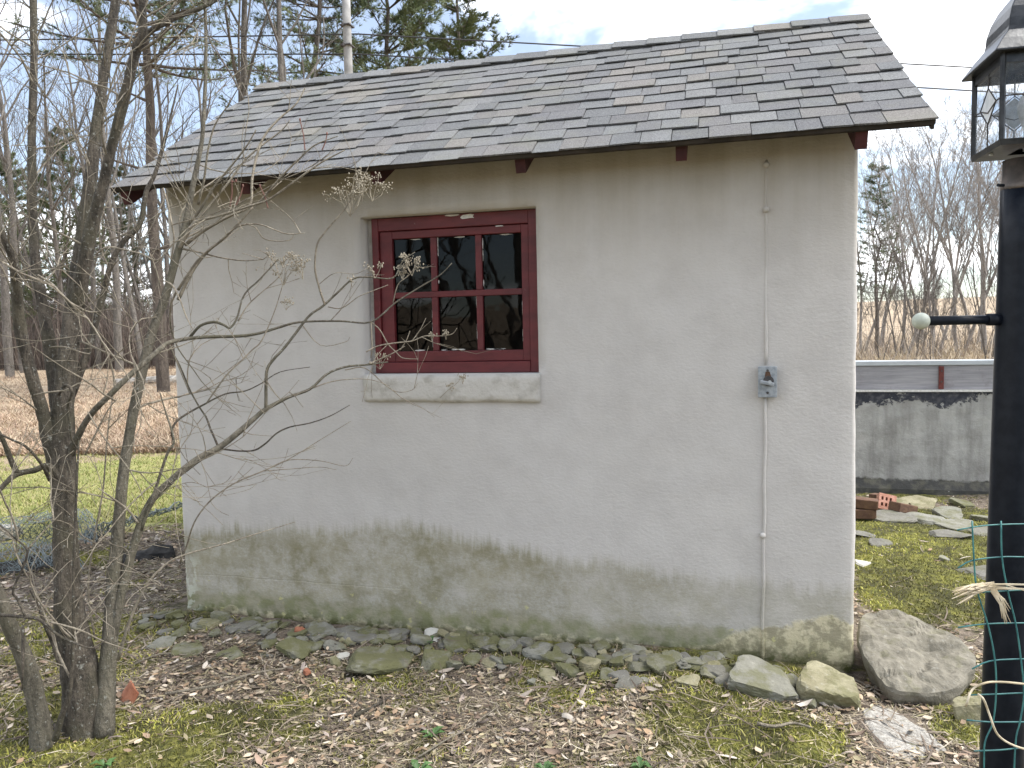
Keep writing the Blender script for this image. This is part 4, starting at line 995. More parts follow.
limb('limb', [(141, 530, .06, 4.5), (152, 500, .06, 4.2), (160, 475, .06, 4), (168, 452, .05, 3.6), (174, 440, .05, 3.3), (165, 410, .06, 2), (160, 393, .06, 1.6)], S_, 7)
limb('limb', [(206, 404, .1, 2.2), (225, 377, .12, 2.2), (240, 362, .14, 2), (252, 350, .16, 2), (262, 340, .18, 1.8), (275, 310, .2, 1.5), (284, 280, .22, 1)], 'twig', 6)
# twigs against the roof and eave
G = [[(178, 250, .12, 6), (186, 236, .1, 5), (197, 222, .08, 4.4), (215, 217, .06, 3.8), (232, 212, .05, 3.6), (250, 206, .04, 3.4), (268, 200, .03, 3.4), (283, 190, .02, 3.2), (302, 176, .0, 3), (322, 162, 0, 2.4), (345, 150, 0, 1.6)],
     [(185, 245, .12, 5), (205, 230, .1, 4), (230, 216, .08, 3.6), (250, 205, .1, 3.6), (252, 180, .12, 3.6), (257, 155, .14, 3.4), (265, 135, .16, 3), (280, 118, .18, 2.6), (296, 104, .2, 2.2), (305, 88, .22, 1.6)],
     [(258, 204, .05, 3), (270, 190, .02, 3), (283, 175, 0, 2.8), (300, 158, -.02, 2.2), (315, 145, -.03, 1.8), (338, 136, -.04, 1.2)],
     [(188, 225, .14, 4), (200, 210, .12, 3.4), (214, 187, .1, 3), (232, 165, .08, 2.6), (246, 147, .06, 2.2), (256, 130, .05, 1.6)],
     [(190, 230, .1, 3.5), (210, 205, .12, 3), (228, 183, .14, 2.8), (245, 160, .16, 2.6), (265, 143, .18, 2.2), (282, 130, .2, 1.6), (290, 120, .2, 1)],
     [(178, 290, .1, 4), (198, 260, .08, 3), (218, 243, .06, 2.6), (235, 228, .05, 2.4), (250, 224, .04, 2.2), (262, 225, .03, 2.2), (275, 230, .02, 2), (288, 234, .02, 1.8), (305, 233, .02, 1.2)],
     [(247, 224, .04, 2), (256, 228, .03, 2), (263, 238, .02, 1.8), (275, 241, .02, 1.6), (290, 240, .02, 1.4), (294, 234, .02, 1)],
     [(178, 300, .12, 5), (192, 272, .12, 4.4), (207, 252, .12, 4), (222, 240, .12, 3.4), (240, 222, .1, 3), (253, 207, .1, 2.6)],
     [(198, 205, .14, 3.5), (204, 180, .12, 3), (208, 150, .1, 2.6), (215, 125, .08, 2.2), (228, 105, .06, 1.8), (240, 85, .05, 1.2)],
     [(163, 188, .0, 2.6), (168, 205, .0, 2.6), (172, 225, .0, 2.4), (174, 240, .02, 2.4), (171, 262, .04, 2.2)],
     [(162, 280, .05, 2.2), (172, 285, .0, 2.2), (180, 300, -.04, 2), (186, 316, -.05, 1.8), (193, 330, -.06, 1)],
     [(95, 255, -.1, 2.6), (108, 247, -.12, 2.6), (125, 250, -.14, 2.4), (142, 254, -.15, 2.2), (158, 260, -.15, 2), (175, 242, -.14, 1.8), (185, 243, -.14, 1.8), (200, 257, -.13, 1.6), (215, 256, -.12, 1.2)],
     [(38, 275, -.2, 2.6), (52, 284, -.22, 2.6), (65, 298, -.22, 2.4), (75, 305, -.22, 2.2), (90, 312, -.2, 2), (105, 310, -.2, 1.6), (116, 309, -.2, 1)],
     [(50, 347, -.2, 2.4), (65, 347, -.22, 2.4), (80, 352, -.22, 2), (90, 354, -.22, 1.4)],
     [(58, 395, -.2, 4), (66, 385, -.22, 4.4), (72, 392, -.22, 4.2), (68, 405, -.2, 3.6), (70, 425, -.18, 3.2), (72, 440, -.16, 2.6), (80, 452, -.14, 1.6)],
     [(34, 395, -.2, 2.2), (50, 392, -.22, 2.2), (70, 390, -.22, 1.8)],
     [(0, 615, -.35, 5), (25, 617, -.36, 5), (40, 620, -.36, 4.6), (58, 635, -.35, 3.6), (75, 643, -.34, 3), (92, 648, -.32, 2.2), (106, 640, -.3, 1.6)],
     [(50, 622, -.36, 3), (80, 630, -.34, 2.4), (105, 642, -.3, 2), (130, 650, -.28, 1.2)],
     [(23, 625, -.36, 4), (23, 645, -.37, 4), (23, 665, -.38, 3.6), (22, 690, -.36, 1.6)],
     [(26, 618, -.36, 3.5), (18, 600, -.37, 3.4), (13, 590, -.38, 3.2), (24, 565, -.38, 3), (27, 550, -.38, 2.6), (15, 538, -.38, 2.2), (0, 525, -.38, 2)],
     [(27, 550, -.38, 2.2), (45, 530, -.36, 1.8), (62, 512, -.34, 1.2)],
     [(55, 740, -.12, 9), (62, 715, -.14, 8), (70, 690, -.15, 6), (73, 640, -.17, 4.5), (74, 560, -.19, 3.5), (77, 480, -.2, 3), (79, 440, -.2, 2)],
     [(95, 640, .15, 3), (88, 590, .16, 2.6), (94, 540, .16, 2.4), (103, 490, .17, 2.2), (107, 440, .17, 2), (112, 400, .18, 1.6), (116, 380, .18, 1)],
     [(60, 665, -.1, 7), (52, 640, -.1, 6), (45, 625, -.12, 5), (38, 605, -.14, 3), (30, 590, -.16, 2)],
     [(88, 412, -.1, 2), (100, 432, -.12, 2), (112, 448, -.12, 1.8), (126, 465, -.12, 1.6), (138, 485, -.12, 1.4), (144, 500, -.12, 1)],
     [(138, 523, .05, 3.4), (128, 510, .02, 2.8), (118, 502, 0, 2.4), (108, 495, -.02, 2.2), (98, 488, -.02, 1.2)],
     [(85, 455, -.12, 2.4), (95, 435, -.14, 2.2), (108, 410, -.15, 2), (118, 398, -.15, 1.2)],
     [(170, 345, .2, 2), (176, 360, .2, 1.8), (182, 375, .2, 1.6), (190, 394, .2, 1.4)],
     [(371, 322, .3, 2), (372, 345, .3, 1.8), (371, 358, .3, 1.4)],
     [(371, 322, .3, 2), (380, 330, .31, 1.8), (388, 344, .31, 1.8), (396, 352, .32, 1.6), (403, 358, .32, 1.4), (418, 359, .32, .9)],
     [(366, 352, .28, 2), (378, 346, .29, 1.9), (395, 343, .3, 1.8), (412, 341, .31, 1.7), (425, 336, .31, 1.6), (440, 336, .32, 1.4), (452, 334, .32, 1.2), (457, 328, .32, .8)],
     [(412, 341, .31, 1.4), (420, 330, .32, 1.2), (426, 318, .32, .8)],
     [(400, 350, .31, 1.6), (406, 341, .31, 1.4), (410, 331, .31, 1.2)],
     [(368, 364, .27, 1.8), (385, 357, .28, 1.6), (395, 352, .28, 1.4), (405, 346, .28, 1)],
     [(345, 370, .26, 1.6), (365, 368, .28, 1.4), (385, 385, .3, 1.3), (398, 392, .3, 1.1), (412, 390, .3, .9), (418, 383, .3, .8)],
     [(310, 389, .22, 2), (330, 382, .24, 1.6), (352, 379, .26, 1.4), (372, 380, .28, 1.1), (390, 386, .29, .8)],
     [(300, 322, .25, 1.5), (320, 345, .24, 1.2), (345, 342, .24, 1), (350, 337, .24, .7)],
     [(328, 307, .21, 1.6), (342, 308, .2, 1.4), (358, 297, .2, 1.2), (370, 292, .2, 1.1), (388, 285, .2, .9)],
     [(393, 303, .32, 1.6), (396, 290, .32, 1.6), (400, 282, .33, 1.4), (410, 274, .33, 1.2), (420, 258, .34, .9)],
     [(318, 285, .2, 1.2), (335, 273, .18, 1), (355, 274, .18, .9), (368, 268, .18, .8)]]
for g_ in G: limb('branch', g_, 'twig' if g_[0][0] > 120 or g_[0][3] < 3.5 else B, 6, 4, .08)

# generated twigs
TW = MB(); tr = random.Random(9); TIPS = []
def ok(p):
    if p.y > -.06 and -.05 < p.x < SL and p.z < 2.15: return False
    if p.y > -.30 and p.z > 1.95 and p.x > XA-.05:
        return p.z > ZE+(p.y+OH)*math.tan(SLOPE)+.06 if p.y > -.27 else True
    return (p-O).length > 1.2
def twig(p, d, L, r, lev):
    n = max(3, int(L/.05)); P = [p.copy()]; q = p.copy(); kids = []
    bend = Vector((tr.gauss(0, 1), tr.gauss(0, 1), tr.gauss(0, .6)))*.11
    for i in range(n):
        d = (d+bend+Vector((tr.gauss(0, .10), tr.gauss(0, .10), tr.gauss(0, .09)+.018))).normalized(); q = q+d*(L/n)
        if not ok(q): break
        P.append(q.copy())
        if lev > 0 and tr.random() < .42: kids.append((q.copy(), d.copy(), 1-i/n))
    if len(P) < 3: return
    m = len(P); TW.tube(P, [max(.0010, r*(1-.75*i/(m-1))) for i in range(m)], 4 if r < .004 else 5, False); TIPS.append(P[-1])
    for q, d, t in kids:
        s = Vector((tr.gauss(0, 1), tr.gauss(0, .8), tr.gauss(.2, .7))).normalized()
        twig(q, (d*.75+s*.75).normalized(), L*tr.uniform(.3, .6)*(.5+.5*t), max(.0012, r*.55), lev-1)
nl = len(LIMBS)
for li, (P, R_) in enumerate(LIMBS):
    Lt = sum((P[i+1]-P[i]).length for i in range(len(P)-1)); thick = R_[0] > .02
    dens = 10.0 if thick else 5.0
    cnt = int(Lt*dens+tr.random())
    for _ in range(cnt):
        i = tr.randrange(max(1, int(len(P)*.15)), len(P)-1); p = P[i]
        px = (p-O).dot(CR)/DEP(p)*F+512; py = 384-(p-O).dot(CU)/DEP(p)*F
        if py > 330 and px < 220 and tr.random() < (.88 if thick else .5): continue
        if px > 180 and tr.random() < .62: continue
        t = (P[i+1]-P[i]).normalized(); s = Vector((tr.gauss(.0, 1), tr.gauss(-.1, .8), tr.gauss(.25, .7))).normalized()
        twig(p, (t*.55+s).normalized(), tr.uniform(.12, .35) if px > 200 else tr.uniform(.25, .8), tr.uniform(.0015, .0026) if px > 200 else tr.uniform(.002, .0046), 1 if px > 200 else 2)
tg = part('twigs', TW, M['twig'], tree, True); tag(tg, kind='stuff')
# dead seed heads at the twig ends
def seed_head(u, v, d, w, n, seed):
    r = random.Random(seed); m2 = MB(); c = PD(u, v, D0+d); s = w*.42*(D0+d)/F
    st = c-CU*s*1.1
    for k in range(n):
        if k % 5 == 0 or k == 0:
            hub = c+CR*r.uniform(-.8, .8)*s+CU*r.uniform(-.45, .35)*s+_f*r.gauss(0, .3)*s; m2.tube([st, st.lerp(hub, .5)+Vector((r.gauss(0, .1), 0, r.gauss(0, .1)))*s, hub], [.0014, .0012, .001], 3, False)
        e = hub+(CR*r.gauss(0, .2)+CU*r.gauss(0.08, .16)+_f*r.gauss(0, .2))*s
        m2.tube([hub, hub.lerp(e, .5)+Vector((r.gauss(0, .04), 0, r.gauss(0, .04)))*s, e], [.001, .0009, .0007], 3, False)
        for j in range(3):
            f = e+Vector((r.gauss(0, 1), r.gauss(0, 1), r.gauss(0, 1)))*.006; rr = r.uniform(.0022, .0042)
            m2.lathe([(.0003, -rr), (rr*.8, -rr*.3), (rr*.7, rr*.5), (.0003, rr*1.2)], 5, f, False)
    part('seed_head', m2, M['seed_head'], tree)
for i, a in enumerate([(350, 188, .17, 62, 60), (372, 183, .17, 40, 34), (284, 262, .17, 50, 46), (303, 264, .17, 34, 24), (412, 262, .28, 30, 34), (403, 270, .28, 22, 20), (286, 302, .2, 18, 12), (375, 268, .2, 22, 12), (380, 358, .28, 24, 16), (432, 334, .32, 16, 8), (446, 333, .32, 14, 8), (352, 280, .22, 16, 8), (463, 378, .3, 14, 9), (452, 386, .3, 12, 7)]):
    seed_head(*a, seed=i)
m2 = MB(); m2.tube([PD(440, 398, D0+.35), PD(447, 391, D0+.34), PD(456, 384, D0+.33), PD(467, 372, D0+.32)], [.0016, .0014, .0012, .001], 4); part('branch', m2, M['twig'], tree)
for u, v, a, b in ((230, 206, 232, 182), (236, 205, 243, 186), (232, 182, 236, 181), (268, 208, 260, 186), (322, 150, 327, 134), (305, 150, 300, 120)):
    m2 = MB(); m2.tube([PD(u, v, D0+.03), PD((u+a)/2+1, (v+b)/2, D0+.03), PD(a, b, D0+.03)], [.0026, .0022, .002], 5); m2.lathe([(.0003, -.005), (.004, -.002), (.0036, .004), (.0003, .008)], 6, PD(a, b, D0+.03), False); part('bud_shoot', m2, M['red_bud'], tree)

# ================================================================== background trees
def grow_tree(seed, H, r0, stems=1, lev=4, spread=.5, crown0=.3, nlim=15, up=.10, fine=.010, side=.75, dens=1.0):
    r = random.Random(seed); TR, BR = MB(), MB()
    def br(p, d, L, rad, l, mb):
        n = (9, 5, 4, 3, 3)[min(l, 4)]; P = [p.copy()]; q = p.copy(); nodes = []
        for i in range(n):
            k = (.05, .13, .16, .2, .2)[min(l, 4)]
            d = (d+Vector((r.gauss(0, k), r.gauss(0, k), r.gauss(0, k*.7)+up*(l > 0)))).normalized(); q = q+d*(L/n); P.append(q.copy()); nodes.append((q.copy(), d.copy(), (i+1)/n))
        m = len(P); tip = .25 if l == 0 else .35
        mb.tube(P, [max(fine*.6, rad*(1-(1-tip)*i/(m-1))) for i in range(m)], (8, 5, 4, 3, 3)[min(l, 4)], False)
        return nodes, d
    def rec(p, d, L, rad, l):
        nodes, dd = br(p, d, L, rad, l, TR if l == 0 else BR)
        if l >= lev: return
        cnt = (nlim, max(3, round(6*dens)), max(3, round(5*dens)), max(2, round(4*dens)))[min(l, 3)]
        for c in range(cnt):
            t = (crown0+(1-crown0)*((c+r.random())/cnt)) if l == 0 else (.2+.8*((c+r.random())/cnt))
            i = min(len(nodes)-1, int(t*len(nodes))); q, dq, tt = nodes[i]
            a = r.uniform(0, 2*math.pi); o = dq.orthogonal().normalized(); o2 = dq.cross(o); s = o*math.cos(a)+o2*math.sin(a)
            ang = spread*r.uniform(.7, 1.35)
            nd = (dq*math.cos(ang)+s*math.sin(ang)).normalized()
            if l == 0: LL = L*(1-tt*.62)*r.uniform(.32, .52)*side/.75
            else: LL = L*r.uniform(.38, .62)*(1.1-.5*tt)
            rec(q, nd, LL, max(fine, rad*(1-.6*tt)*r.uniform(.35, .5)), l+1)
    for s in range(stems):
        a = 2*math.pi*s/stems+r.random(); le = 0 if stems == 1 else r.uniform(.08, .22)
        rec(Vector((math.cos(a)*r0*.7*(stems > 1), math.sin(a)*r0*.7*(stems > 1), -.3)), Vector((math.cos(a)*le, math.sin(a)*le, 1)).normalized(), H*r.uniform(.82, 1), r0*(1 if stems == 1 else .75), 0)
    return TR, BR
def tree_proto(name, label, group, mats, args, kw):
    TR, BR = grow_tree(*args, **kw)
    t = thing(name, (0, 0, 0), label, 'tree', group); part('trunk', TR, M[mats[0]], t, True); part('branches', BR, M[mats[1]], t, True); return t
def pine_proto(name, label, group, seed, H, r0, c0=.3, droop=0.0, wid=.28, ntuft=1.0, nl=.17):
    r = random.Random(seed); TR, BR, ND = MB(), MB(), MB(); n = 12
    ax = [Vector((r.gauss(0, .05)*i*.25, r.gauss(0, .05)*i*.25, -.3+(H+.3)*i/n)) for i in range(n+1)]
    TR.tube(ax, [r0*(1-.85*i/n) for i in range(n+1)], 9, False)
    def axp(z): t = (z+.3)/(H+.3)*n; i = min(n-1, int(t)); return ax[i].lerp(ax[i+1], t-i)
    VV, FF = [], []
    def tuft(p, d):
        for k in range(11):
            e = (d*1.0+Vector((r.gauss(0, .6), r.gauss(0, .6), r.gauss(.15, .5)))).normalized(); w = e.orthogonal().normalized()*.013
            L = nl*r.uniform(.7, 1.25); b = len(VV); VV.extend([p-w, p+w, p+e*L]); FF.append((b, b+1, b+2))
    z = H*c0*.5
    while z < H*.985:
        t = (z-H*c0)/(H*(1-c0)); live = t > 0
        for k in range(r.randint(3, 5) if live else r.randint(0, 2)):
            a = r.uniform(0, 6.283); L = (H*wid*(1-max(t, 0))**.75*r.uniform(.6, 1.1)+.3) if live else H*wid*r.uniform(.2, .5)
            d = Vector((math.cos(a), math.sin(a), (.05+.35*max(t, 0)-droop)+r.gauss(0, .1))).normalized(); p = axp(z); P = [p]; q = p
            m = 6
            for i in range(m):
                d = (d+Vector((r.gauss(0, .07), r.gauss(0, .07), r.gauss(.04, .06)))).normalized(); q = q+d*(L/m); P.append(q)
            rb = max(.012, r0*.28*(1-.6*max(t, 0))); BR.tube(P, [rb*(1-.8*i/m) for i in range(m+1)], 4, False)
            if not live: continue
            for i in range(2, m+1):
                for s in range(int(3*ntuft)+1):
                    sd_ = (d.cross(Vector((0, 0, 1))).normalized()*r.choice((-1, 1))*r.uniform(.3, 1)+d*.7+Vector((0, 0, r.gauss(.12, .25)))).normalized()
                    sl = L*r.uniform(.08, .26); e = P[i]+sd_*sl; BR.tube([P[i], P[i].lerp(e, .5)+Vector((0, 0, .02)), e], [.012, .009, .005], 3, False)
                    for j in range(4): tuft(P[i].lerp(e, .4+.2*j)+Vector((r.gauss(0, .06), r.gauss(0, .06), r.gauss(0, .05))), sd_)
        z += H*(.028 if live else .05)*r.uniform(.7, 1.3)
    t = thing(name, (0, 0, 0), label, 'tree', group); part('trunk', TR, M['bark_pine'], t, True); part('branches', BR, M['bark_pine'], t, True)
    nm = np_mesh('needles', np.array([tuple(v) for v in VV]), np.array(FF)); link('foliage', nm, M['needles'], t); return t
def at_px(u, d): 
    p = PD(u, 340, d); return Vector((p.x, p.y, gz(p.x, p.y)-.05))
used = set()
def place(proto, u, d, sc=1, rz=0, label=None, group=None):
    loc = at_px(u, d)
    if proto.name not in used:
        used.add(proto.name); proto.location = loc; proto.rotation_euler = (0, 0, rz); proto.scale = (sc, sc, sc)
        if label: proto['label'] = label
        if group: proto['group'] = group
        return proto
    return dup(proto, loc, rz, sc, label, group)
GR, GL, GP = 'bare trees beyond the low wall', 'bare trees in the wood behind the left of the shed', 'pines behind the shed'
tA = tree_proto('bare_tree', 'thin bare tree standing beyond the low wall', GR, ('bark_pale', 'bark_pale'), (21, 12, .12, 2), dict(spread=.42, crown0=.2, nlim=15, fine=.008, dens=.8))
tB = tree_proto('bare_tree', 'thin bare tree standing beyond the low wall', GR, ('bark_pale', 'bark_pale'), (22, 11, .11, 3), dict(spread=.38, crown0=.25, nlim=11, fine=.008, dens=.8))
tC = tree_proto('bare_tree', 'bare grey trunk in the wood behind the left of the shed', GL, ('bark_far', 'bark_far'), (23, 20, .20, 1), dict(spread=.55, crown0=.3, nlim=15, fine=.010, side=.7, dens=.6))
tD = tree_proto('bare_tree', 'bare grey trunk in the wood behind the left of the shed', GL, ('bark_far', 'bark_far'), (24, 17, .16, 1), dict(spread=.6, crown0=.2, nlim=15, fine=.010, side=.7, dens=.6))
tE = tree_proto('bare_sapling', 'thin bare sapling in the undergrowth at the edge of the wood', 'saplings at the edge of the wood', ('bark_far', 'bark_far'), (25, 7, .05, 3), dict(spread=.4, crown0=.1, nlim=9, lev=3, fine=.010))
pA = pine_proto('pine_tree', 'tall pine with dark trunk in the wood behind the left of the shed', GP, 31, 20, .19, .42, .05, .20)
pB = pine_proto('pine_tree', 'tall pine with dark trunk in the wood behind the left of the shed', GP, 32, 16, .2, .22, .0, .27, 1.2)
pC = pine_proto('pine_tree', 'open pine', GP, 35, 17, .17, .18, .0, .26, .7, .22)
pD = pine_proto('pine_tree', 'sparse conifer', GP, 36, 13, .11, .25, .1, .17, .25, .2)
r = random.Random(3)
LR = 'bare tree with fine twigs in the row beyond the low wall'
for i, (u, d, s) in enumerate([(905, 38, .72), (935, 36, .76), (960, 40, .82), (985, 38, .84), (1010, 40, .85), (1050, 37, .8), (1100, 39, .85), (880, 48, .8), (862, 44, .72), (920, 50, .9), (975, 48, .9), (1160, 40, .85), (950, 54, 1.0)]):
    place((tA, tB)[i % 2], u, d, s*1.3, r.uniform(0, 6), LR, GR)
place(pD, 876, 42, .8, 1.0, 'sparse green conifer beyond the low wall beside the shed corner', GP)
place(pC, 395, 27, 1.0, 2.2, 'broad pine whose green crown rises behind the roof ridge', GP)
place(pC, 468, 30, 1.0, 4.2, 'pine behind the roof ridge, nearest the gap in the clouds', GP)
place(pA, 330, 26, .9, .7, 'pine behind the ridge just left of the utility pole', GP)
place(tC, 246, 21, .75, .6, 'forked bare trunk rising behind the left end of the ridge', GL)
place(tC, 297, 20, .7, 3.0, 'bare trunk rising behind the ridge, right of the forked one', GL)
place(pA, 161, 21, .95, 2.0, 'thick dark pine trunk rising behind the left eave corner', GP)
LLt = 'bare tree of the wood behind the left foreground tree'
for i, (u, d, s) in enumerate([(8, 33, .95), (52, 42, .9), (118, 36, .9), (190, 34, .85), (222, 40, .9), (-40, 38, 1.0), (25, 56, 1.0), (75, 58, .9), (140, 60, 1.0), (175, 54, .9), (-10, 62, 1.0), (262, 58, .9), (105, 66, .9), (45, 68, 1.0), (88, 48, .8), (160, 46, .8), (35, 46, .8), (205, 62, .9), (-20, 48, .9), (125, 72, 1.0), (65, 74, 1.0), (240, 50, .8), (22, 37, .85), (68, 34, .8), (98, 40, .85), (142, 38, .85), (172, 42, .9)]):
    place((tC, tD)[i % 2], u, d, s*r.uniform(.9, 1.1), r.uniform(0, 6), LLt, GL)
LP_ = 'dark conifer of the wood behind the left foreground tree'
for i, (u, d, s) in enumerate([(72, 44, .8), (15, 50, .85), (128, 56, .8), (-40, 46, .9), (205, 54, .62), (285, 50, .6)]):
    place((pC, pB)[i % 3 == 1], u, d, s, r.uniform(0, 6), LP_, GP)
for i in range(30):
    u = r.uniform(-60, 330); d = r.uniform(40, 60); place(tE, u, d, r.uniform(.6, 1.2), r.uniform(0, 6), 'thin bare sapling in the undergrowth at the edge of the wood', 'saplings at the edge of the wood')
for i in range(14):
    u = r.uniform(850, 1090); d = r.uniform(26, 44); place(tE, u, d, r.uniform(.5, .9), r.uniform(0, 6), 'thin bare sapling in the undergrowth beyond the low wall', 'saplings beyond the low wall')
# trees behind the photographer, seen as reflections in the panes
for i, (x, y, s) in enumerate([(-3, -17, .8), (1.5, -21, 1), (4.5, -16, .75), (-8, -24, 1.1), (8, -26, 1.1), (-1, -30, 1.2), (12, -18, .9), (-5, -21, .9), (-11, -19, .8), (-6, -33, 1.2), (3, -34, 1.2), (-14, -28, 1), (-1.5, -24, .9), (-9, -38, 1.2)]):
    dup((tC, tD)[i % 2], Vector((x, y, gz(x, y)-.05)), i*1.1, s, 'bare tree mirrored dimly in the window panes', 'trees mirrored in the window')

# undergrowth: one mass of brown stems
def sticks(name, seed, n, fu, fd, h0, h1, w, cols, label, lean=.25):
    rs = np.random.RandomState(seed); u = fu[0]+(fu[1]-fu[0])*rs.rand(n); d = fd[0]+(fd[1]-fd[0])*rs.rand(n)**1.3
    R3 = np.array(_f)[None]+np.array(CR)[None]*((u-512)/F)[:, None]; P = np.array(O)[None]+R3*d[:, None]
    x, y = P[:, 0], P[:, 1]; z = ground_z(x, y)
    h = (h0+(h1-h0)*rs.rand(n)**2); le = rs.normal(0, lean, (n, 2))*h[:, None]
    base = np.stack([x, y, z-.05], 1); mid = base+np.stack([le[:, 0]*.4, le[:, 1]*.4, h*.55], 1); tip = base+np.stack([le[:, 0]+rs.normal(0, .12, n)*h, le[:, 1], h], 1)
    a = rs.rand(n)*np.pi; wv = np.stack([np.cos(a), np.sin(a), np.zeros(n)], 1)*w*(.5+rs.rand(n))[:, None]
    V = np.stack([base-wv, base+wv, mid+wv*.7, mid-wv*.7, tip], 1).reshape(-1, 3); b = np.arange(n)*5
    T = np.concatenate([np.stack([b, b+1, b+2], 1), np.stack([b, b+2, b+3], 1), np.stack([b+3, b+2, b+4], 1)])
    C = np.array(cols)[rs.randint(0, len(cols), n)]*(.75+.5*rs.rand(n))[:, None]
    o = link(name, np_mesh(name, V, T, np.repeat(C, 5, 0)), M['brush']); return tag(o, label, 'undergrowth', kind='stuff')
sticks('undergrowth', 1, 40000, (-160, 420), (40, 76), .5, 5.5, .018, [(.13, .10, .085), (.17, .135, .115), (.22, .18, .15), (.10, .08, .07)], 'tangled brown undergrowth at the edge of the wood')
sticks('undergrowth', 2, 3200, (830, 1200), (26, 60), .3, 1.9, .012, [(.27, .225, .18), (.34, .29, .24), (.4, .34, .26), (.22, .18, .15)], 'tangled pale undergrowth beyond the low wall', .55)

# fallen pale log at the edge of the field
for i, (u, v, d, L, a, lab) in enumerate(((150, 372, 26, 2.6, .2, 'pale fallen log at the far edge of the tan field'), (171, 366, 25, 1.8, 1.1, 'pale dead branch leaning over the fallen log'))):
    p = at_px(u, d); e = Vector((math.cos(a), math.sin(a), .05+.35*i)).normalized(); m2 = MB(); c = p+Vector((0, 0, .17))
    m2.tube([c-e*L/2+Vector((0, 0, .02)), c-e*L*.2, c+e*L*.2+Vector((0, 0, .03)), c+e*L/2], [.11, .12, .10, .06], 8, True, .2); solo('fallen_log', m2, M['pale_log'], p, lab, 'log')

# ================================================================== utility pole and cables
up = at_px(357.5, 20); pole = thing('utility_pole', up, 'grey wooden utility pole rising behind the roof ridge', 'utility pole')
m2 = MB(); m2.tube([(up.x, up.y, up.z+10.5*i/8) for i in range(9)], [.135-.03*i/8 for i in range(9)], 12); part('shaft', m2, M['pole'], pole, True)
for v in (34, 53):
    z = PD(357, v, 20).z; m2 = MB(); m2.tube([(up.x-.05, up.y-.14, z-.04), (up.x-.05, up.y-.14, z+.04)], .035, 8); m2.box((up.x-.14, up.y-.15, z-.015), (up.x+.14, up.y+.15, z+.015)); part('cable_clamp', m2, M['dark_part'], pole)
for i, (a, b, c, lab) in enumerate((((-60, 39), (357, 34), (1110, 75), 'upper overhead cable passing the utility pole'), ((-60, 52), (357, 54), (1110, 99), 'lower overhead cable passing the utility pole'))):
    A, Bp, Cp = PD(*a, 20), PD(*b, 19.85), PD(*c, 19); m2 = MB()
    A = Bp+(A-Bp)*2.2; Cp = Bp+(Cp-Bp)*1.6
    def sag(p, q, s): return [p.lerp(q, t)-Vector((0, 0, s*4*t*(1-t))) for t in np.linspace(0, 1, 24)]
    m2.tube(sag(A, Bp, .05)+sag(Bp, Cp, -.0)[1:], .019, 5); solo('overhead_cable', m2, M['wire'], Bp, lab, 'cable')

# ================================================================== netting and plastic on the lawn at the left
def net(name, rows, label, mat, wr=.0022, nu=40, nv=9, seed=0):
    """rows: pixel polylines from near edge to far edge, each (u, v, height)"""
    r = random.Random(seed); G_ = []
    S = [spline(q, 8) for q in rows]
    for k in range(nv+1):
        t = k/nv*(len(S)-1); i = min(len(S)-2, int(t)); f = t-i; L = []
        for j in range(nu+1):
            s = j/nu*(len(S[i])-1); a = min(len(S[i])-2, int(s)); g_ = s-a
            A = S[i][a]*(1-g_)+S[i][a+1]*g_; B_ = S[i+1][min(a, len(S[i+1])-2)]*(1-g_)+S[i+1][min(a+1, len(S[i+1])-1)]*g_
            q = A*(1-f)+B_*f; p = PZ(q[0], q[1], q[2]); p = p+Vector((r.gauss(0, .008), r.gauss(0, .008), r.gauss(0, .010)+.01)); p.z = max(p.z, gz(p.x, p.y)+.006); L.append(p)
        G_.append(L)
    m2 = MB()
    for k in range(nv+1): m2.tube(G_[k], wr*(1.8 if k in (0, nv) else 1), 4, False)
    for j in range(-nv, nu+1):
        for sgn in (1, -1):
            L = [G_[k][j+k if sgn > 0 else j+nv-k] for k in range(nv+1) if 0 <= (j+k if sgn > 0 else j+nv-k) <= nu]
            if len(L) > 1: m2.tube(L, wr, 4, False)
    c = G_[nv//2][nu//2]; return solo(name, m2, M[mat], (c.x, c.y, 0), label, 'netting')
net('wire_netting', [[(-40, 545, .03), (20, 540, .04), (60, 538, .06), (95, 545, .05)], [(-40, 530, .16), (20, 528, .15), (60, 520, .2), (98, 528, .14)], [(-40, 520, .05), (20, 518, .06), (60, 512, .08), (90, 512, .06)]], 'blue-green wire netting lying across the lawn behind the trunk', 'netting', .0017, 50, 8, 1)
net('wire_netting', [[(84, 544, .03), (105, 535, .05), (130, 525, .06), (182, 508, .05)], [(86, 530, .10), (108, 525, .14), (135, 518, .12), (184, 503, .09)]], 'rolled blue netting strip running towards the shed corner', 'netting', .0025, 50, 4, 2)
net('wire_netting', [[(-40, 575, .03), (20, 572, .05), (55, 566, .05), (85, 570, .03)], [(-40, 558, .2), (20, 556, .12), (50, 552, .1), (80, 557, .08)], [(-40, 545, .06), (20, 542, .05), (50, 541, .05), (78, 546, .04)]], 'grey wire netting over the dark hollow at the left edge', 'netting', .0017, 40, 7, 3)
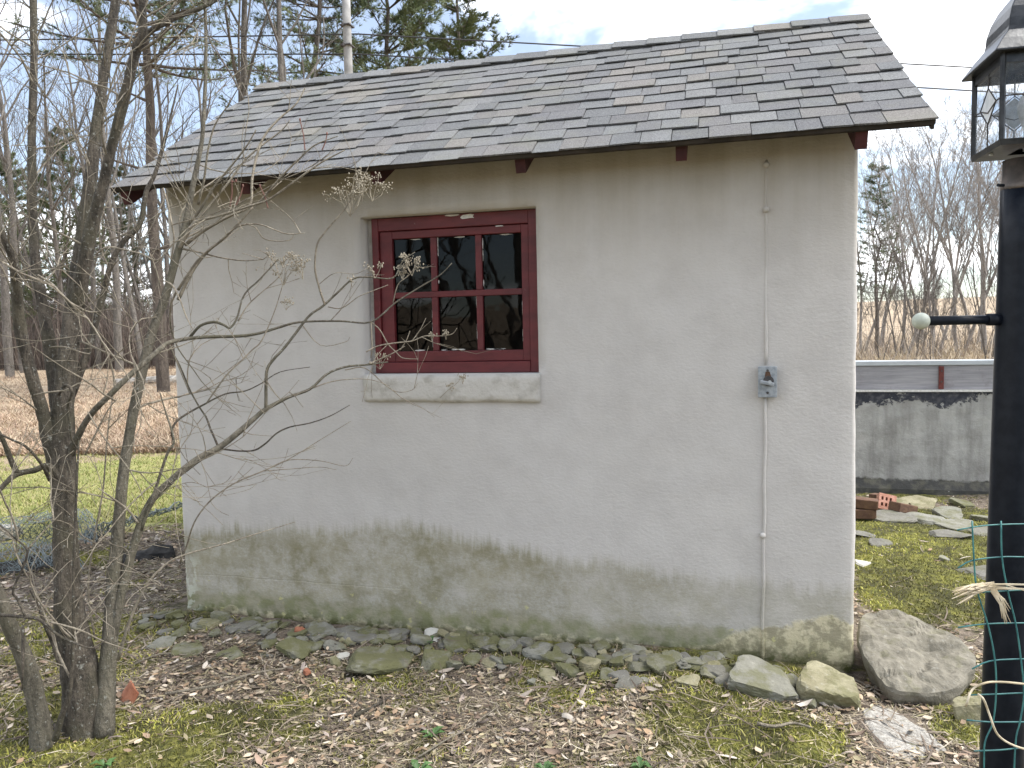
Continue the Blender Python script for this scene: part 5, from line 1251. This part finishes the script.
def tarp(poly0, poly1, label, seed, z=.03):
    m2 = MB(); A = spline(poly0, 10); B_ = spline(poly1, 10); n = min(len(A), len(B_)); nv = 8
    for k in range(nv+1):
        for j in range(n):
            q = A[j]*(1-k/nv)+B_[j]*k/nv; p = PZ(q[0], q[1], .02); h = .05*max(0, mnoise.noise(Vector((p.x*6, p.y*7, seed))))+.03*mnoise.noise(Vector((p.x*19, p.y*21, seed)))
            e = 1 if 0 < k < nv and 0 < j < n-1 else 0
            m2.v.append((p.x, p.y, gz(p.x, p.y)+(z+h)*e-.004))
    for k in range(nv):
        for j in range(n-1): a = k*n+j; m2.f.append((a, a+1, a+n+1, a+n))
    c = Vector(m2.v[len(m2.v)//2]); solo('plastic_sheet', m2, M['black_plastic'], (c.x, c.y, 0), label, 'plastic sheet', None, True)
tarp([(-30, 574), (15, 571), (40, 568), (56, 564)], [(-30, 560), (15, 558), (40, 557), (55, 556)], 'crumpled black plastic under the grey netting at left edge', 1, .03)
tarp([(116, 561), (135, 559), (155, 556), (176, 553)], [(118, 554), (135, 551), (155, 549), (175, 548)], 'black plastic strip on the ground beside the shed left corner', 2)
p = PZ(8, 528, .05); m2 = rock(611, .10, .09, .05, 11, 2, .1); o = link('stump', m2.mesh('stump'), M['pale_log']); o.location = (p.x, p.y, .03); tag(o, 'pale broken wood stump on the netting at the left edge', 'stump')

# ================================================================== litter, straw, moss, grass (uncountable)
def region(rs, n):
    """points on the ground the lens can see or nearly see, denser near"""
    x = rs.uniform(-3.0, 5.0, n*3); y = rs.uniform(-2.1, 3.7, n*3)
    d = np.hypot(x-2.64, y+3.29)
    inside = (x > -.03) & (x < SL+.03) & (y > -.045) & (y < SD_+.05)
    behind = (x > -.2) & (x < 3.3) & (y > 0)
    keep = ~inside & ~behind & (rs.rand(n*3) < np.clip((3.4/d)**1.6, 0, 1)) & ~((x < 3) & (d > 6.4))
    return x[keep][:n], y[keep][:n]
def leafset(name, seed, n, Lr, Wr, cols, label, curl=.5, moss_avoid=True, hgt=.012):
    rs = np.random.RandomState(seed); x, y = region(rs, n)
    dens = fbm(x, y, 2.2, seed+5, 3); mm = moss_mask(x, y)
    rt = (x > 3.35) & (y > .35)
    kp = rs.rand(len(x)) < np.clip(1.2-(mm-.36)*4.8 if moss_avoid else .9, .05, 1)*(.35+1.1*dens)*np.where(rt, .25, 1)
    sl = (np.abs((x-3.24)*.78+(y+.44)*.62) < .16) & (np.abs(-(x-3.24)*.62+(y+.44)*.78) < .12); kp &= ~(sl & (rs.rand(len(x)) < .9))
    strip = (x > -.1) & (x < SL) & (y > -.26+.12*(vn(x, y, 5, 2)-.5)) & (y < .1); kp &= ~(strip & (rs.rand(len(x)) < .88))
    x, y = x[kp], y[kp]; n = len(x)
    L = Lr[0]+(Lr[1]-Lr[0])*rs.rand(n)**2; W = L*(Wr[0]+(Wr[1]-Wr[0])*rs.rand(n)); a = rs.rand(n)*2*np.pi
    tilt = rs.normal(0, .18, n); roll = rs.normal(0, .25, n); cu = rs.normal(0, curl, n)
    e1 = np.stack([np.cos(a)*np.cos(tilt), np.sin(a)*np.cos(tilt), np.sin(tilt)], 1); s = np.stack([-np.sin(a), np.cos(a), np.zeros(n)], 1)
    up_ = np.cross(e1, s); s2 = s*np.cos(roll)[:, None]+up_*np.sin(roll)[:, None]; n2 = np.cross(e1, s2)
    z = ground_z(x, y)+hgt*(.3+rs.rand(n))+np.abs(np.sin(tilt))*L*.35; c = np.stack([x, y, z], 1)
    V = []
    prof = [(-.5, .12), (-.2, .9), (.15, 1.0), (.5, .05)]
    for t, w in prof:
        for q in (-1, 0, 1):
            jt = rs.normal(0, .06, n)
            V.append(c+e1*((t+jt)*L)[:, None]+s2*(q*w*.5*W*(1+rs.normal(0, .15, n)))[:, None]+n2*((abs(q)*cu*.35*W)+cu*L*.5*(t*t-.1))[:, None])
    V = np.stack(V, 1).reshape(-1, 3); b = np.arange(n)*12; T = []
    for i in range(3):
        for j in range(2): o_ = i*3+j; T.append(np.stack([b+o_, b+o_+1, b+o_+4, b+o_+3], 1))
    C = np.array(cols)[rs.randint(0, len(cols), n)]*(.6+.8*rs.rand(n))[:, None]
    o = link(name, np_mesh(name, V, np.concatenate(T), np.repeat(C, 12, 0)), M['litter']); return tag(o, label, 'leaf litter', kind='stuff')
leafset('leaf_litter', 1, 75000, (.010, .042), (.25, .6), [(.36, .275, .19), (.45, .365, .27), (.25, .175, .115), (.13, .092, .064), (.40, .335, .25), (.52, .45, .36), (.30, .205, .125), (.09, .066, .047), (.33, .28, .17), (.19, .135, .088), (.18, .15, .08)], 'dry brown leaf litter scattered over the ground', .3)
leafset('pale_leaf_litter', 2, 2600, (.035, .075), (.22, .42), [(.42, .36, .30), (.34, .28, .24), (.28, .2, .15), (.5, .45, .39)], 'larger pale curled leaves on the ground', .8)
def strawset(name, seed, n, Lr, w, cols, label, z0=.006, cat='straw', lift=.1):
    rs = np.random.RandomState(seed); x, y = region(rs, n); rt = (x > 3.35) & (y > .35); kp = rs.rand(len(x)) < np.where(rt, .2, 1)*np.clip(1.1-(moss_mask(x, y)-.4)*3, .12, 1)*np.where((y > -.27) & (y < .05) & (x > -.1) & (x < SL), .3, 1)
    x, y = x[kp], y[kp]; n = len(x)
    L = Lr[0]+(Lr[1]-Lr[0])*rs.rand(n)**2.2; a = rs.rand(n)*2*np.pi; bend = rs.normal(0, .5, n); pts = []
    px, py = x.copy(), y.copy(); zl = rs.normal(0, lift, n); hz_ = np.zeros(n)
    wv = w*(.6+.8*rs.rand(n))
    V = []
    for k in range(4):
        z = ground_z(px, py)+z0*(.5+rs.rand(n)*.3)+np.maximum(hz_, 0)
        nrm = np.stack([-np.sin(a), np.cos(a), rs.normal(0, .5, n)], 1); c = np.stack([px, py, z], 1); tp = 1 if k < 3 else .3
        V += [c-nrm*(wv*tp)[:, None], c+nrm*(wv*tp)[:, None]]
        px = px+np.cos(a)*L/3; py = py+np.sin(a)*L/3; a = a+bend*.5; hz_ = hz_+zl*L/3
    V = np.stack(V, 1).reshape(-1, 3); b = np.arange(n)*8; T = [np.stack([b+2*i, b+2*i+1, b+2*i+3, b+2*i+2], 1) for i in range(3)]
    C = np.array(cols)[rs.randint(0, len(cols), n)]*(.75+.5*rs.rand(n))[:, None]
    o = link(name, np_mesh(name, V, np.concatenate(T), np.repeat(C, 8, 0)), M['litter']); return tag(o, label, cat, kind='stuff')
strawset('dry_straw', 3, 90000, (.02, .12), .0010, [(.46, .38, .255), (.31, .255, .175), (.50, .44, .34), (.2, .16, .11), (.28, .26, .13)], 'thin dry straw and stalks strewn over the ground')
strawset('fine_twigs', 4, 6500, (.05, .3), .0022, [(.16, .125, .095), (.22, .18, .14), (.11, .085, .065)], 'fine dead twigs strewn over the ground', .012, 'twigs')
def blades(name, seed, x, y, h0, h1, w, cols, label, cat, lean=.35, patch=0):
    rs = np.random.RandomState(seed); n = len(x); z = ground_z(x, y); h = h0+(h1-h0)*rs.rand(n)**1.6; le = rs.normal(0, lean, (n, 2))*h[:, None]
    base = np.stack([x, y, z-.003], 1); mid = base+np.stack([le[:, 0]*.35, le[:, 1]*.35, h*.6], 1); tip = base+np.stack([le[:, 0], le[:, 1], h*.95], 1)
    a = rs.rand(n)*np.pi; wv = np.stack([np.cos(a), np.sin(a), np.zeros(n)], 1)*(w*(.6+.8*rs.rand(n)))[:, None]
    V = np.stack([base-wv, base+wv, mid+wv*.8, mid-wv*.8, tip], 1).reshape(-1, 3); b = np.arange(n)*5
    T = np.concatenate([np.stack([b, b+1, b+2], 1), np.stack([b, b+2, b+3], 1), np.stack([b+3, b+2, b+4], 1)])
    C = np.array(cols)[rs.randint(0, len(cols), n)]*(.75+.5*rs.rand(n))[:, None]
    if patch: C = C*((1-patch)+2*patch*sstep(.25, .75, fbm(x, y, 3.2, 63, 4)))[:, None]
    o = link(name, np_mesh(name, V, T, np.repeat(C, 5, 0)), M['blades']); return tag(o, label, cat, kind='stuff')
rs = np.random.RandomState(8); x, y = region(rs, 300000); mm = moss_mask(x, y)+(fbm(x, y, 9, 21, 3)-.5)*.5
kp = mm > .47; x, y = x[kp], y[kp]
blades('moss', 9, x, y, .005, .022, .0022, [(.22, .23, .035), (.30, .295, .05), (.38, .35, .085), (.15, .16, .03), (.26, .23, .07)], 'low yellow-green moss growing in patches on the ground', 'moss', .6, .55)
def polar(rs, n, u0, u1, d0, d1, pw):
    u = rs.uniform(u0, u1, n); d = d0+(d1-d0)*rs.rand(n)**pw
    R3 = np.array(_f)[None]+np.array(CR)[None]*((u-512)/F)[:, None]; P = np.array(O)[None]+R3*d[:, None]; return P[:, 0], P[:, 1]
x, y = polar(rs, 60000, -120, 300, 5.9, 10.8, 1.2); k = ~((x > -.1) & (y > -.1) & (y < 2.3)); x, y = x[k], y[k]
blades('lawn_grass', 10, x, y, .01, .045, .0028, [(.20, .24, .055), (.28, .295, .075), (.35, .32, .13), (.38, .33, .17), (.16, .20, .045)], 'short yellow-green lawn grass beyond the netting', 'grass', .7)
x, y = polar(rs, 110000, -140, 330, 9.6, 50, 1.9); k = fbm(x, y, .5, 3, 2) > .25; x, y = x[k], y[k]
blades('field_grass', 11, x, y, .02, .17, .006, [(.40, .31, .21), (.33, .245, .165), (.47, .38, .27), (.24, .165, .115), (.36, .25, .18)], 'tan dead grass of the field behind the lawn', 'grass', 1.0, .3)
x, y = polar(rs, 16000, 820, 1150, 9, 60, 1.6); k = y > 4.3; x, y = x[k], y[k]
blades('meadow_grass', 12, x, y, .08, .5, .012, [(.42, .34, .22), (.36, .28, .18), (.5, .42, .29)], 'tan dead grass beyond the low wall', 'grass', .5)
# sticks lying about, each its own thing
for i, (pts, w, mat, lab) in enumerate((([(165, 690), (215, 683), (250, 672), (283, 664), (302, 657)], 3.2, 'twig', 'long crooked stick lying before the rubble, left of centre'), ([(186, 668), (215, 655), (250, 645), (282, 622)], 2.4, 'bark_front', 'dark stick lying over the stones near the shed left corner'),
   ([(355, 710), (372, 702), (390, 690)], 4, 'bark_front', 'short dark stick in the litter below the flat mossy stone'), ([(418, 750), (445, 735), (470, 722), (500, 700)], 2.2, 'twig', 'thin stick across the pale leaves at the bottom centre'),
   ([(757, 722), (775, 724), (795, 722), (810, 727)], 4, 'twig', 'pale bark strip in front of the big grey slab'), ([(135, 663), (160, 652), (186, 652)], 2, 'twig', 'thin pale stick right of the tree base'))):
    P = []
    for u, v in [q[:2] for q in spline(pts, 3)]: p = PZ(u, v, .015); p.z = gz(p.x, p.y)+.018; P.append(p)
    d = DEP(P[0]); m2 = MB(); m2.tube(P, [max(.0015, w*.5*d/F*(1-.5*j/len(P))) for j in range(len(P))], 6, True, .15); q = P[len(P)//2]; solo('stick', m2, M[mat], q, lab, 'stick', None, True)
# little green weeds
for i, (u, v, s, lab) in enumerate(((431, 644, .035, 'small green clover by the rough whitish stone'), (433, 728, .045, 'green weed rosette in the pale leaves, bottom centre'), (418, 762, .05, 'green weed at the very bottom left of centre'), (545, 764, .04, 'green weed at the bottom edge, centre'), (105, 760, .05, 'green weed in front of the tree base'), (640, 765, .04, 'green weed at the bottom edge, right of centre'))):
    p = PZ(u, v, .01); r = random.Random(i); m2 = MB(); p.z = gz(p.x, p.y)
    for k in range(11):
        a = r.uniform(0, 6.28); L = s*r.uniform(.6, 1.1); d = Vector((math.cos(a), math.sin(a), 0)); w = Vector((-d.y, d.x, 0))*L*.24; b = p+Vector((0, 0, .006))
        z = r.uniform(.2, .6)*L
        m2.add([b, b+d*L*.5+w+Vector((0, 0, z)), b+d*L+Vector((0, 0, z*.8)), b+d*L*.5-w+Vector((0, 0, z)), b+d*L*.5+Vector((0, 0, z*.85))], [(0, 4, 1), (1, 4, 2), (2, 4, 3), (3, 4, 0)])
    solo('weed', m2, M['weed'], p, lab, 'weed')
